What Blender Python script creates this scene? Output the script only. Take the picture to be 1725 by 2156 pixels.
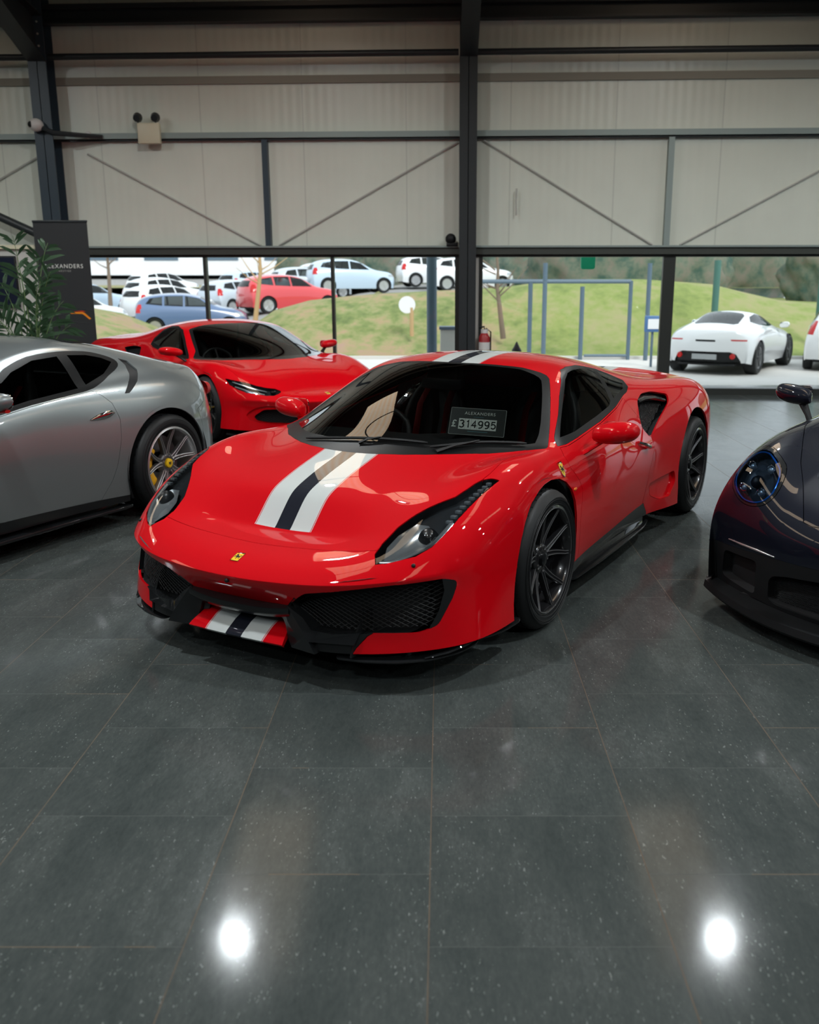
import bpy, bmesh, math, random
from mathutils import Vector, Matrix
from mathutils.bvhtree import BVHTree
from mathutils.geometry import tessellate_polygon
R = math.radians
PI = math.pi
random.seed(7)
for o in list(bpy.data.objects):
    bpy.data.objects.remove(o)
SC = bpy.context.scene
COL = SC.collection

# ------------------------------------------------------------------ camera
cam_d = bpy.data.cameras.new('camera')
cam = bpy.data.objects.new('camera', cam_d)
COL.objects.link(cam)
SC.camera = cam
cam.location = (0, 0, 1.6355)
cam.rotation_euler = (R(90 - 14.037), 0, 0)
cam_d.sensor_fit = 'HORIZONTAL'
cam_d.sensor_width = 24
cam_d.lens = 1964.26 * 24 / 1725
cam_d.shift_x = -68.3 / 1725
cam_d.clip_end = 400
cam_d.dof.use_dof = True
cam_d.dof.focus_distance = 4.9
cam_d.dof.aperture_fstop = 2.3

# ------------------------------------------------------------------ world, exposure
SC.view_settings.view_transform = 'Standard'
SC.view_settings.look = 'None'
SC.view_settings.exposure = 0.25
SC.view_settings.gamma = 1.0
world = bpy.data.worlds.new('world')
SC.world = world
world.use_nodes = True
wn = world.node_tree
wn.nodes.clear()
w_out = wn.nodes.new('ShaderNodeOutputWorld')
w_bg = wn.nodes.new('ShaderNodeBackground')
w_bg.inputs[0].default_value = (.86, .93, 1, 1)
w_bg.inputs[1].default_value = 1.35
wn.links.new(w_bg.outputs[0], w_out.inputs[0])
sun_d = bpy.data.lights.new('sun', 'SUN')
sun_d.energy = 2.3
sun_d.angle = R(20)
sun_d.color = (1, .96, .9)
sun = bpy.data.objects.new('sun', sun_d)
sun.rotation_euler = (R(40), R(25), 0)
COL.objects.link(sun)

# ------------------------------------------------------------------ materials
def pm(name, c, rough=.5, metal=0, coat=0, coatr=.03, spec=.5, emit=None, es=1, alpha=1, trans=0, ior=1.5):
    m = bpy.data.materials.new(name)
    m.use_nodes = True
    b = m.node_tree.nodes['Principled BSDF']
    b.inputs['Base Color'].default_value = (*c, 1)
    b.inputs['Roughness'].default_value = rough
    b.inputs['Metallic'].default_value = metal
    b.inputs['Coat Weight'].default_value = coat
    b.inputs['Coat Roughness'].default_value = coatr
    b.inputs['Specular IOR Level'].default_value = spec
    b.inputs['Transmission Weight'].default_value = trans
    b.inputs['IOR'].default_value = ior
    b.inputs['Alpha'].default_value = alpha
    if emit:
        b.inputs['Emission Color'].default_value = (*emit, 1)
        b.inputs['Emission Strength'].default_value = es
    m.diffuse_color = (*c, 1)
    return m

class NT:
    """small helper to chain nodes"""
    def __init__(s, m):
        s.m = m; s.t = m.node_tree; s.b = s.t.nodes.get('Principled BSDF')
    def n(s, kind, **k):
        x = s.t.nodes.new(kind)
        for a, v in k.items(): setattr(x, a, v)
        return x
    def l(s, a, b): s.t.links.new(a, b)
    def math(s, op, a, b=None, c=None, clamp=False):
        x = s.n('ShaderNodeMath', operation=op, use_clamp=clamp)
        for i, v in enumerate((a, b, c)):
            if v is None: continue
            if isinstance(v, (int, float)): x.inputs[i].default_value = v
            else: s.l(v, x.inputs[i])
        return x.outputs[0]
    def mix(s, f, a, b):
        x = s.n('ShaderNodeMix', data_type='RGBA')
        for i, v in ((0, f), (6, a), (7, b)):
            if isinstance(v, (int, float)): x.inputs[i].default_value = v
            elif isinstance(v, tuple): x.inputs[i].default_value = (*v, 1)
            else: s.l(v, x.inputs[i])
        return x.outputs[2]
    def coords(s, obj=True):
        tc = s.n('ShaderNodeTexCoord')
        sp = s.n('ShaderNodeSeparateXYZ')
        o = tc.outputs['Object' if obj else 'Generated']
        s.l(o, sp.inputs[0])
        return o, sp.outputs[0], sp.outputs[1], sp.outputs[2]
    def noise(s, v, scale, detail=2, rough=.5):
        x = s.n('ShaderNodeTexNoise')
        x.inputs['Scale'].default_value = scale
        x.inputs['Detail'].default_value = detail
        x.inputs['Roughness'].default_value = rough
        if v is not None: s.l(v, x.inputs['Vector'])
        return x.outputs[0]
    def ramp(s, f, stops):
        x = s.n('ShaderNodeValToRGB')
        e = x.color_ramp.elements
        while len(e) > 1: e.remove(e[-1])
        e[0].position = stops[0][0]; e[0].color = (*stops[0][1], 1)
        for p, c in stops[1:]:
            q = e.new(p); q.color = (*c, 1)
        s.l(f, x.inputs[0])
        return x.outputs[0]
    def bump(s, h, dist=.01, strength=1):
        x = s.n('ShaderNodeBump')
        x.inputs['Distance'].default_value = dist
        x.inputs['Strength'].default_value = strength
        s.l(h, x.inputs['Height'])
        s.l(x.outputs[0], s.b.inputs['Normal'])

def thin_glass(name, tint, fres=1.45, rough=0.0):
    m = bpy.data.materials.new(name)
    m.use_nodes = True
    t = m.node_tree
    t.nodes.clear()
    o = t.nodes.new('ShaderNodeOutputMaterial')
    tr = t.nodes.new('ShaderNodeBsdfTransparent'); tr.inputs[0].default_value = (*tint, 1)
    gl = t.nodes.new('ShaderNodeBsdfGlossy'); gl.inputs['Roughness'].default_value = rough
    fr = t.nodes.new('ShaderNodeFresnel'); fr.inputs[0].default_value = fres
    mx = t.nodes.new('ShaderNodeMixShader')
    t.links.new(fr.outputs[0], mx.inputs[0])
    t.links.new(tr.outputs[0], mx.inputs[1]); t.links.new(gl.outputs[0], mx.inputs[2])
    t.links.new(mx.outputs[0], o.inputs[0])
    return m

M = {}
M['red'] = pm('red_paint', (.60, .0, .005), .6, 0, .85, .0, .05)
M['black_gloss'] = pm('black_gloss', (.008, .009, .010), .5, 0, .9, .02, .1)
M['carbon'] = pm('carbon_fibre', (.009, .010, .011), .5, 0, 1, .01, .1)
M['black'] = pm('black_plastic', (.010, .011, .012), .5, spec=.3)
M['matt_black'] = pm('matt_black', (.006, .006, .007), .8)
M['rubber'] = pm('tyre_rubber', (.010, .011, .012), .5, spec=.35)
M['silver'] = pm('silver_paint', (.27, .30, .305), .34, .6, 1, .0)
M['alloy'] = pm('alloy', (.62, .62, .63), .32, .85)
M['alloy_dark'] = pm('dark_alloy', (.17, .17, .175), .38, .7)
M['chrome'] = pm('chrome', (.8, .8, .8), .06, 1)
M['black_wheel'] = pm('black_wheel_paint', (.018, .018, .020), .22, .3, .6)
M['steel'] = pm('brushed_steel', (.25, .25, .26), .35, 1)
M['yellow'] = pm('yellow', (.85, .52, .01), .35)
M['caliper_yellow'] = pm('yellow_caliper_paint', (.95, .50, .01), .35, 0, .5)
M['white'] = pm('white', (.8, .8, .8), .4)
M['white_paint'] = pm('white_car_paint', (.8, .81, .83), .25, 0, 1)
M['black_paint'] = pm('black_car_paint', (.006, .008, .016), .5, 0, 1, .0, .1)
M['leather'] = pm('black_leather', (.02, .02, .021), .5)
M['alcantara'] = pm('dark_alcantara', (.018, .018, .02), .8)
M['red_cloth'] = pm('red_webbing', (.30, .005, .005), .7, spec=.2)
M['window_trim'] = pm('window_trim', (.006, .0065, .007), .4, spec=.18)
M['amber'] = pm('amber_lens', (.8, .15, .01), .2)
M['tail_red'] = pm('red_lens', (.5, .01, .01), .15)
M['lens_grey'] = pm('lamp_reflector', (.48, .50, .51), .22, .7)
M['lamp_dark'] = pm('lamp_housing', (.05, .055, .06), .25, .5)
M['glass'] = thin_glass('window_glass', (.92, .95, .95), 1.35)
M['car_glass'] = thin_glass('car_glass', (.45, .48, .47), 1.5)
M['dark_glass'] = thin_glass('dark_car_glass', (.30, .33, .33), 1.5)
M['lens'] = thin_glass('clear_lens', (.85, .88, .9), 1.5)
M['blue_lens'] = thin_glass('coated_lens', (.6, .75, .9), 1.5)

# ------------------------------------------------------------------ mesh helpers
def link(name, me, mat=None, parent=None):
    o = bpy.data.objects.new(name, me)
    COL.objects.link(o)
    if mat is not None and me is not None:
        me.materials.append(M[mat] if isinstance(mat, str) else mat)
    if parent is not None: o.parent = parent
    return o

def obj(name, bm, mat, parent=None, smooth=35, recalc=True):
    if recalc: bmesh.ops.recalc_face_normals(bm, faces=bm.faces)
    me = bpy.data.meshes.new(name)
    bm.to_mesh(me); bm.free()
    if smooth:
        me.shade_smooth()
        me.set_sharp_from_angle(angle=R(smooth))
    return link(name, me, mat, parent)

def thing(name, label, cat, loc=(0, 0, 0), rz=0, group=None):
    o = bpy.data.objects.new(name, None)
    COL.objects.link(o)
    o.empty_display_size = .2
    o.location = loc; o.rotation_euler = (0, 0, rz)
    o['label'] = label; o['category'] = cat
    if group: o['group'] = group
    return o

def tag(o, label, cat, group=None, kind=None):
    o['label'] = label; o['category'] = cat
    if group: o['group'] = group
    if kind: o['kind'] = kind
    return o

def struct(o, label=None, cat=None):
    o['kind'] = 'structure'
    if label: o['label'] = label
    if cat: o['category'] = cat
    return o

def dup(o, parent=None):
    c = o.copy(); COL.objects.link(c)
    if parent is not None: c.parent = parent
    for ch in [x for x in bpy.data.objects if x.parent == o]:
        dup(ch, c)
    return c

def box(bm, x0, x1, y0, y1, z0, z1, mt=None, bevel=0):
    vs = [bm.verts.new(v) for v in ((x0,y0,z0),(x1,y0,z0),(x1,y1,z0),(x0,y1,z0),(x0,y0,z1),(x1,y0,z1),(x1,y1,z1),(x0,y1,z1))]
    fs = [bm.faces.new([vs[i] for i in f]) for f in ((0,3,2,1),(4,5,6,7),(0,1,5,4),(1,2,6,5),(2,3,7,6),(3,0,4,7))]
    if bevel:
        es = list({e for f in fs for e in f.edges})
        r = bmesh.ops.bevel(bm, geom=es, offset=bevel, segments=2, affect='EDGES', profile=.5)
        vs = list({v for v in r['verts']} | {v for v in vs if v.is_valid})
    if mt is not None:
        bmesh.ops.transform(bm, matrix=mt, verts=vs)
    return vs

def tube(bm, pts, r, seg=8, cap=True, closed=False, flat=None):
    """sweep a circle (or flattened ellipse) along pts; r number or list"""
    pts = [Vector(p) for p in pts]
    n = len(pts)
    rs = r if isinstance(r, (list, tuple)) else [r] * n
    rings = []
    up = Vector((0, 0, 1))
    for i, p in enumerate(pts):
        a = pts[(i - 1) % n] if (closed or i > 0) else p
        b = pts[(i + 1) % n] if (closed or i < n - 1) else p
        t = (b - a)
        if t.length < 1e-9: t = Vector((0, 0, 1))
        t.normalize()
        u = up if abs(t.dot(up)) < .95 else Vector((0, 1, 0))
        s = t.cross(u).normalized(); w = s.cross(t).normalized()
        k = flat or 1
        rings.append([bm.verts.new(p + s * math.cos(2*PI*q/seg) * rs[i] + w * math.sin(2*PI*q/seg) * rs[i] * k) for q in range(seg)])
    for i in range(n if closed else n - 1):
        A, B = rings[i], rings[(i + 1) % n]
        for q in range(seg):
            bm.faces.new((A[q], A[(q+1) % seg], B[(q+1) % seg], B[q]))
    if cap and not closed:
        bm.faces.new(rings[0][::-1]); bm.faces.new(rings[-1])
    return rings

def lathe(bm, prof, seg=48, axis='X', mt=None, closed=False):
    """revolve (along, radius) profile"""
    rings = []
    allv = []
    for a, r in prof:
        ring = []
        for q in range(seg):
            t = 2 * PI * q / seg
            c, s = r * math.cos(t), r * math.sin(t)
            v = (a, c, s) if axis == 'X' else ((c, a, s) if axis == 'Y' else (c, s, a))
            ring.append(bm.verts.new(v))
        rings.append(ring); allv += ring
    m = len(rings)
    for i in range(m if closed else m - 1):
        A, B = rings[i], rings[(i + 1) % m]
        for q in range(seg):
            bm.faces.new((A[q], A[(q+1) % seg], B[(q+1) % seg], B[q]))
    if not closed:
        for k in (0, -1):
            if prof[k][1] > 1e-4 and prof[k][1] < .02: bm.faces.new(rings[k])
    if mt is not None: bmesh.ops.transform(bm, matrix=mt, verts=allv)
    return allv

def prism(bm, poly, h0, h1, axis='Z', mt=None, bevel=0):
    """extrude a 2D polygon between h0 and h1 along the axis"""
    def P(p, h):
        return (p[0], p[1], h) if axis == 'Z' else ((p[0], h, p[1]) if axis == 'Y' else (h, p[0], p[1]))
    a = [bm.verts.new(P(p, h0)) for p in poly]; b = [bm.verts.new(P(p, h1)) for p in poly]
    n = len(poly)
    fs = [bm.faces.new(a), bm.faces.new(b[::-1])]
    for i in range(n): fs.append(bm.faces.new((a[i], b[i], b[(i+1) % n], a[(i+1) % n])))
    vs = a + b
    bmesh.ops.recalc_face_normals(bm, faces=fs)
    if bevel:
        es = [e for f in fs[:2] for e in f.edges]
        r = bmesh.ops.bevel(bm, geom=es, offset=bevel, segments=2, affect='EDGES', profile=.5)
        vs = list({v for v in r['verts']} | {v for v in vs if v.is_valid})
    if mt is not None: bmesh.ops.transform(bm, matrix=mt, verts=vs)
    return vs

def loft(bm, rings, closed_ring=True, cap=True):
    R_ = [[bm.verts.new(p) for p in r] for r in rings]
    n = len(R_[0])
    for i in range(len(R_) - 1):
        for q in range(n if closed_ring else n - 1):
            bm.faces.new((R_[i][q], R_[i][(q+1) % n], R_[i+1][(q+1) % n], R_[i+1][q]))
    if cap and closed_ring:
        bm.faces.new(R_[0]); bm.faces.new(R_[-1][::-1])
    return R_

def subsurf(bm, lv):
    """Catmull-Clark a bmesh, returns a new bmesh"""
    me = bpy.data.meshes.new('tmp'); bm.to_mesh(me); bm.free()
    o = bpy.data.objects.new('tmp', me); COL.objects.link(o)
    md = o.modifiers.new('s', 'SUBSURF'); md.levels = lv; md.render_levels = lv
    md.boundary_smooth = 'PRESERVE_CORNERS'
    dg = bpy.context.evaluated_depsgraph_get()
    ev = o.evaluated_get(dg)
    out = bmesh.new(); out.from_mesh(ev.to_mesh())
    ev.to_mesh_clear()
    bpy.data.objects.remove(o); bpy.data.meshes.remove(me)
    return out

def crspline(pts, n, closed=False):
    pts = [Vector(p) for p in pts]
    out = []; m = len(pts)
    for i in range(m if closed else m - 1):
        p0 = pts[(i-1) % m] if closed or i > 0 else pts[0]
        p1 = pts[i]; p2 = pts[(i+1) % m]
        p3 = pts[(i+2) % m] if closed or i + 2 < m else pts[-1]
        for k in range(n):
            t = k / n
            out.append(.5 * ((2*p1) + (p2-p0)*t + (2*p0-5*p1+4*p2-p3)*t*t + (3*p1-p0-3*p2+p3)*t*t*t))
    if not closed: out.append(pts[-1])
    return out

def rounded(pts, r, n=4):
    """round the corners of a 2D polygon; r number or list per corner"""
    m = len(pts); out = []
    P = [Vector(p[:2]) for p in pts]
    for i in range(m):
        p, a, b = P[i], P[i-1], P[(i+1) % m]
        rr = r[i] if isinstance(r, (list, tuple)) else r
        if rr <= 0: out.append(tuple(p)); continue
        da, db = (a-p), (b-p)
        d = min(rr, da.length * .45, db.length * .45)
        q0 = p + da.normalized()*d; q1 = p + db.normalized()*d
        for k in range(n + 1):
            t = k / n
            out.append(tuple(q0*(1-t)**2 + p*2*t*(1-t) + q1*t*t))
    return out

# ------------------------------------------------------------------ text
FONT = bpy.data.curves.new('f', 'FONT').font
def text_obj(name, s, size, mat, parent=None, extrude=.0005, align='CENTER', space=1.0, bold=0):
    c = bpy.data.curves.new(name, 'FONT')
    c.body = s; c.size = size; c.extrude = extrude; c.align_x = align; c.align_y = 'CENTER'
    c.space_character = space; c.offset = bold
    o = bpy.data.objects.new(name, c); COL.objects.link(o)
    dg = bpy.context.evaluated_depsgraph_get()
    me = bpy.data.meshes.new_from_object(o.evaluated_get(dg))
    bpy.data.objects.remove(o); bpy.data.curves.remove(c)
    me.materials.clear()
    return link(name, me, mat, parent)
# ------------------------------------------------------------------ room materials
def floor_mat():
    m = pm('slate_tile', (.05, .055, .055), .22, spec=.07)
    k = NT(m)
    o, x, y, z = k.coords()
    W_, L_ = .619, .592
    u = k.math('DIVIDE', k.math('SUBTRACT', x, -.0336), W_)
    col_i = k.math('FLOOR', u)
    odd = k.math('MODULO', k.math('ADD', col_i, 100), 2)
    v = k.math('ADD', k.math('DIVIDE', k.math('SUBTRACT', y, 2.0172), L_), k.math('MULTIPLY', odd, .5))
    fu = k.math('FRACT', u); fv = k.math('FRACT', v)
    row_i = k.math('FLOOR', v)
    du = k.math('MULTIPLY', k.math('MINIMUM', fu, k.math('SUBTRACT', 1, fu)), W_)
    dv = k.math('MULTIPLY', k.math('MINIMUM', fv, k.math('SUBTRACT', 1, fv)), L_)
    # per tile value
    wn_ = k.n('ShaderNodeTexWhiteNoise', noise_dimensions='2D')
    cb = k.n('ShaderNodeCombineXYZ'); k.l(col_i, cb.inputs[0]); k.l(row_i, cb.inputs[1]); k.l(cb.outputs[0], wn_.inputs[0])
    tv = wn_.outputs[0]
    # streaky vector, stretched along y and shifted per tile
    mp = k.n('ShaderNodeMapping'); mp.inputs['Scale'].default_value = (1.6, .55, 1)
    ad = k.n('ShaderNodeVectorMath', operation='ADD'); k.l(o, ad.inputs[0])
    sc = k.n('ShaderNodeVectorMath', operation='SCALE'); k.l(wn_.outputs[1], sc.inputs[0]); sc.inputs['Scale'].default_value = 7
    k.l(sc.outputs[0], ad.inputs[1]); k.l(ad.outputs[0], mp.inputs[0])
    big = k.noise(mp.outputs[0], 3.0, 5, .65)
    fine = k.noise(mp.outputs[0], 55, 4, .7)
    speck = k.noise(mp.outputs[0], 85, 3, .6)
    patch = k.noise(mp.outputs[0], 6, 3, .6)
    base = k.ramp(k.math('ADD', k.math('MULTIPLY', big, .6), k.math('MULTIPLY', fine, .4)), [(.30, (.036, .043, .042)), (.46, (.054, .063, .061)), (.54, (.064, .073, .070)), (.68, (.092, .102, .099))])
    base = k.mix(k.math('MULTIPLY', tv, .25), base, (.03, .036, .035))
    sp = k.math('MULTIPLY', k.math('GREATER_THAN', speck, .665), k.math('GREATER_THAN', patch, .47))
    base = k.mix(k.math('MULTIPLY', sp, .5), base, (.27, .29, .275))
    wide = k.noise(o, 2.2, 2)
    gw = k.math('ADD', .0010, k.math('MULTIPLY', wide, .0012))
    g1 = k.math('LESS_THAN', du, gw)
    g2 = k.math('LESS_THAN', dv, k.math('MULTIPLY', gw, .7))
    gcol = k.mix(k.noise(o, 5, 3), (.06, .05, .042), (.15, .105, .07))
    gr2 = k.mix(k.math('GREATER_THAN', k.noise(o, 1.7, 2), .56), (.075, .08, .077), (.16, .11, .07))
    c = k.mix(g1, k.mix(g2, base, gr2), gcol)
    k.l(c, k.b.inputs['Base Color'])
    rg = k.math('ADD', .05, k.math('MULTIPLY', k.noise(mp.outputs[0], 9, 5, .7), .12))
    k.l(k.math('ADD', rg, k.math('MULTIPLY', k.math('MAXIMUM', g1, g2), .4)), k.b.inputs['Roughness'])
    h = k.math('SUBTRACT', k.math('MULTIPLY', k.noise(mp.outputs[0], 30, 5, .7), .25), k.math('MAXIMUM', g1, g2))
    k.bump(h, .0005, .25)
    return m

def cladding_mat(name, c, rib=.0, seam=1.0, off=0.0, rough=.35):
    m = pm(name, c, rough)
    k = NT(m)
    o, x, y, z = k.coords()
    t = k.math('FRACT', k.math('DIVIDE', k.math('ADD', x, 50 - off), seam))
    d = k.math('LESS_THAN', t, .014)
    w = k.math('SINE', k.math('MULTIPLY', x, 2*PI/.125))
    mott = k.noise(o, 1.3, 3)
    col = k.mix(mott, tuple(v*.9 for v in c), tuple(min(1, v*1.08) for v in c))
    col = k.mix(k.math('MULTIPLY', d, .24), col, tuple(v*.35 for v in c))
    k.l(col, k.b.inputs['Base Color'])
    k.bump(k.math('SUBTRACT', k.math('MULTIPLY', w, .5), k.math('MULTIPLY', d, 2)), .004 if rib else .001, .5)
    return m

M['floor'] = floor_mat()
M['cladding'] = cladding_mat('wall_cladding', (.76, .79, .70), 1, 1.45, .19)
M['roof_in'] = cladding_mat('roof_lining', (.035, .04, .04), 1, 1.0)
M['steel_dark'] = pm('painted_steel', (.022, .027, .030), .45)
M['steel_blue'] = pm('painted_steel_blue', (.035, .055, .075), .42)
M['purlin'] = pm('galvanised_purlin', (.30, .36, .345), .5, .2)
M['purlin_brown'] = pm('brown_rail', (.30, .285, .24), .7)
M['head_beam'] = pm('window_head_beam', (.05, .055, .047), .5)
M['brace'] = pm('brace_strap', (.50, .50, .46), .6)
M['mullion'] = pm('window_frame_metal', (.03, .033, .03), .4)
M['cream'] = pm('cream_plastic', (.75, .70, .52), .4)
M['cctv'] = pm('white_plastic', (.72, .70, .68), .4)
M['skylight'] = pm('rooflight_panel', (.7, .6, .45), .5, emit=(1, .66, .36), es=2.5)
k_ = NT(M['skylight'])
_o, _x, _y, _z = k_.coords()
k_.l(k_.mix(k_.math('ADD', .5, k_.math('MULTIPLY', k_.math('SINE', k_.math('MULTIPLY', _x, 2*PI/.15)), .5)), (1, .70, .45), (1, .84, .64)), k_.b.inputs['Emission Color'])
M['lamp_glow'] = pm('lamp_lens', (.9, .95, 1), .4, emit=(.88, .95, 1), es=45)
M['panel_white'] = pm('partition_paint', (.62, .60, .56), .6)
M['picture'] = pm('dark_picture', (.012, .016, .035), .3)

# ------------------------------------------------------------------ room
WM = Matrix.Translation((0, 13.83, 0)) @ Matrix.Rotation(-R(2.9), 4, 'Z')     # back wall frame: x along the wall, -y into the room
def wobj(name, bm, mat, smooth=0, **k):
    o = obj(name, bm, mat, None, smooth); o.matrix_world = WM
    return struct(o, **k)

bm = bmesh.new(); box(bm, -16, 18, -9, 13.83 + 1.0, -.12, 0)
struct(obj('floor', bm, 'floor', None, 0))
# back wall above the glazing
bm = bmesh.new(); box(bm, -16, 18, .05, .16, 2.08, 5.6)
wobj('wall_back', bm, 'cladding')
# side and front walls: dark beyond the picture
bm = bmesh.new(); box(bm, -16.1, -16, -9, 15, 0, 7.6); struct(obj('wall_left', bm, 'roof_in', None, 0))
bm = bmesh.new(); box(bm, 18, 18.1, -9, 15, 2.4, 7.6); box(bm, 18, 18.1, -9, 3, 0, 2.4); struct(obj('wall_right', bm, 'roof_in', None, 0))
bm = bmesh.new(); box(bm, -16, 18, -9.1, -9, 0, 7.6); struct(obj('wall_front', bm, 'roof_in', None, 0))
# roof: two pitches with openings for the rooflights filled by the panels themselves
RIDGE_Y, RIDGE_Z, EAVE_Z = 1.5, 7.4, 5.48
def roof_z(y): 
    return EAVE_Z + (RIDGE_Z - EAVE_Z) * (1 - abs(y - RIDGE_Y) / (14.2 - RIDGE_Y))
bm = bmesh.new()
for y0, y1 in ((RIDGE_Y, 14.8), (-9.2, RIDGE_Y)):
    a = [bm.verts.new(v) for v in ((-16.1, y0, roof_z(y0)), (18.1, y0, roof_z(y0)), (18.1, y1, roof_z(y1)), (-16.1, y1, roof_z(y1)))]
    b = [bm.verts.new((v.co.x, v.co.y, v.co.z + .12)) for v in a]
    bm.faces.new(a); bm.faces.new(b[::-1])
    for i in range(4): bm.faces.new((a[i], b[i], b[(i+1) % 4], a[(i+1) % 4]))
struct(obj('ceiling', bm, 'roof_in', None, 0))
# rooflights
n_sky = 0
for cx_ in (-8.4, -2.3, 3.1, 9.2):
    for y0, y1 in ((9.3, 12.0), (3.4, 6.8), (-3.6, -.6)):
        if abs(cx_) > 5 and y0 < 0: continue
        n_sky += 1
        bm = bmesh.new()
        za, zb = roof_z(y0) - .03, roof_z(y1) - .03
        for s0, s1 in ((0, .30), (.33, 1)):
            ya, yb = y0 + (y1-y0)*s0, y0 + (y1-y0)*s1
            p = [(cx_-.5, ya, roof_z(ya)-.02), (cx_+.5, ya, roof_z(ya)-.02), (cx_+.5, yb, roof_z(yb)-.02), (cx_-.5, yb, roof_z(yb)-.02)]
            a = [bm.verts.new(q) for q in p]; b = [bm.verts.new((q[0], q[1], q[2]+.015)) for q in p]
            bm.faces.new(a); bm.faces.new(b[::-1])
            for i in range(4): bm.faces.new((a[i], b[i], b[(i+1) % 4], a[(i+1) % 4]))
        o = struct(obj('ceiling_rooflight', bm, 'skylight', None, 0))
# rafters, eaves beam, roof purlins
def ibeam(bm, p0, p1, w, h, flange=.016, web=.01, up=(0, 0, 1)):
    p0, p1 = Vector(p0), Vector(p1); t = (p1 - p0).normalized(); s = t.cross(Vector(up)).normalized(); u = s.cross(t)
    L = (p1 - p0).length
    mt = Matrix((s, t, u)).transposed().to_4x4(); mt.translation = p0
    box(bm, -w/2, w/2, 0, L, h/2 - flange, h/2, mt); box(bm, -w/2, w/2, 0, L, -h/2, -h/2 + flange, mt); box(bm, -web/2, web/2, 0, L, -h/2, h/2, mt)
COLX = (-5.53, .36, 6.25)
for i, cx_ in enumerate(COLX):
    yb = 13.83 - .13 - cx_*math.tan(R(2.9))
    bm = bmesh.new()
    w = .25 if i == 0 else .235
    ibeam(bm, (cx_, yb, 0), (cx_, yb, 5.35), w, .30, up=(0, 1, 0))
    st = struct(obj('trim_%d' % (i+1), bm, 'steel_blue' if i == 0 else 'steel_dark', None, 0))
    bm = bmesh.new()
    ibeam(bm, (cx_, yb - .1, roof_z(yb) - .26), (cx_, RIDGE_Y, roof_z(RIDGE_Y) - .26), w, .36)
    # haunch
    hp = [(yb-.1, 4.52), (yb-.1, 5.4), (yb-2.6, roof_z(yb-2.6)-.3), (yb-2.6, roof_z(yb-2.6)-.46)]
    prism(bm, hp, cx_-.006, cx_+.006, 'X')
    a = [(cx_-w/2, yb-.12, 4.50), (cx_+w/2, yb-.12, 4.50), (cx_+w/2, yb-2.65, roof_z(yb-2.6)-.48), (cx_-w/2, yb-2.65, roof_z(yb-2.6)-.48)]
    va = [bm.verts.new(q) for q in a]; vb = [bm.verts.new((q[0], q[1], q[2]+.016)) for q in a]
    bm.faces.new(va); bm.faces.new(vb[::-1])
    for q in range(4): bm.faces.new((va[q], vb[q], vb[(q+1) % 4], va[(q+1) % 4]))
    struct(obj('trim_%d' % (i+4), bm, 'steel_dark', None, 0))
# plate with bolts where the left rafter meets the column
bm = bmesh.new()
for q in range(5):
    for sx in (-.06, .06):
        lathe(bm, [(0, .001), (0, .014), (.012, .014), (.014, .001)], 6, 'Y', Matrix.Translation((COLX[0]+sx, 13.80, 4.7 + q*.15)))
struct(obj('trim_7', bm, 'brace', None, 0))
def wbox(name, dims, mat, bev=0):
    bm = bmesh.new(); box(bm, *dims, bevel=bev); return wobj(name, bm, mat)
n = 8
for dims, mat in (((-16, 18, -.10, .05, 5.02, 5.05), 'steel_dark'), ((-16, 18, -.03, .05, 5.05, 5.20), 'steel_dark'), ((-16, 18, -.12, .05, 5.20, 5.26), 'steel_dark'),
                  ((-16, 18, -.06, .05, 3.545, 3.62), 'purlin'), ((-16, 18, -.02, .05, 3.52, 3.545), 'steel_dark'),
                  ((-16, 18, .02, .05, 4.26, 4.36), 'purlin_brown'),
                  ((-16, 18, -.10, .10, 1.97, 2.065), 'head_beam'), ((-16, 18, -.04, .10, 1.935, 1.97), 'mullion'), ((-16, 18, -.13, -.08, 2.065, 2.09), 'purlin')):
    wbox('trim_%d' % n, dims, mat); n += 1
# dark tube rail between columns
for a, b in ((-16, -5.68), (-5.40, .235), (.485, 6.12), (6.38, 18)):
    bm = bmesh.new(); tube(bm, [(a, -.18, 4.585 + (.0 if a > -5.5 else 0)), (b, -.18, 4.585)], .042, 10); wobj('trim_%d' % n, bm, 'steel_dark', 40); n += 1
# posts and braces on the cladding
for x in (-2.49, 3.16, -8.3, 9.0):
    wbox('trim_%d' % n, (x-.04, x+.04, -.05, .05, 2.07, 3.52), 'steel_blue' if x == -2.49 else 'purlin'); n += 1
for a, b in (((-5.05, 3.36), (-2.62, 2.10)), ((-2.36, 2.10), (.22, 3.48)), ((.58, 3.50), (2.98, 2.10)), ((3.36, 2.10), (6.0, 3.50)), ((-8.2, 2.1), (-5.7, 3.36))):
    bm = bmesh.new(); tube(bm, [(a[0], .035, a[1]), (b[0], .035, b[1])], .016, 6); wobj('trim_%d' % n, bm, 'brace', 40); n += 1
bm = bmesh.new(); tube(bm, [(1.05, -.02, 2.86), (1.045, -.02, 2.66), (1.05, -.02, 2.50)], .012, 6); wobj('trim_%d' % n, bm, 'brace', 40); n += 1
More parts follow.
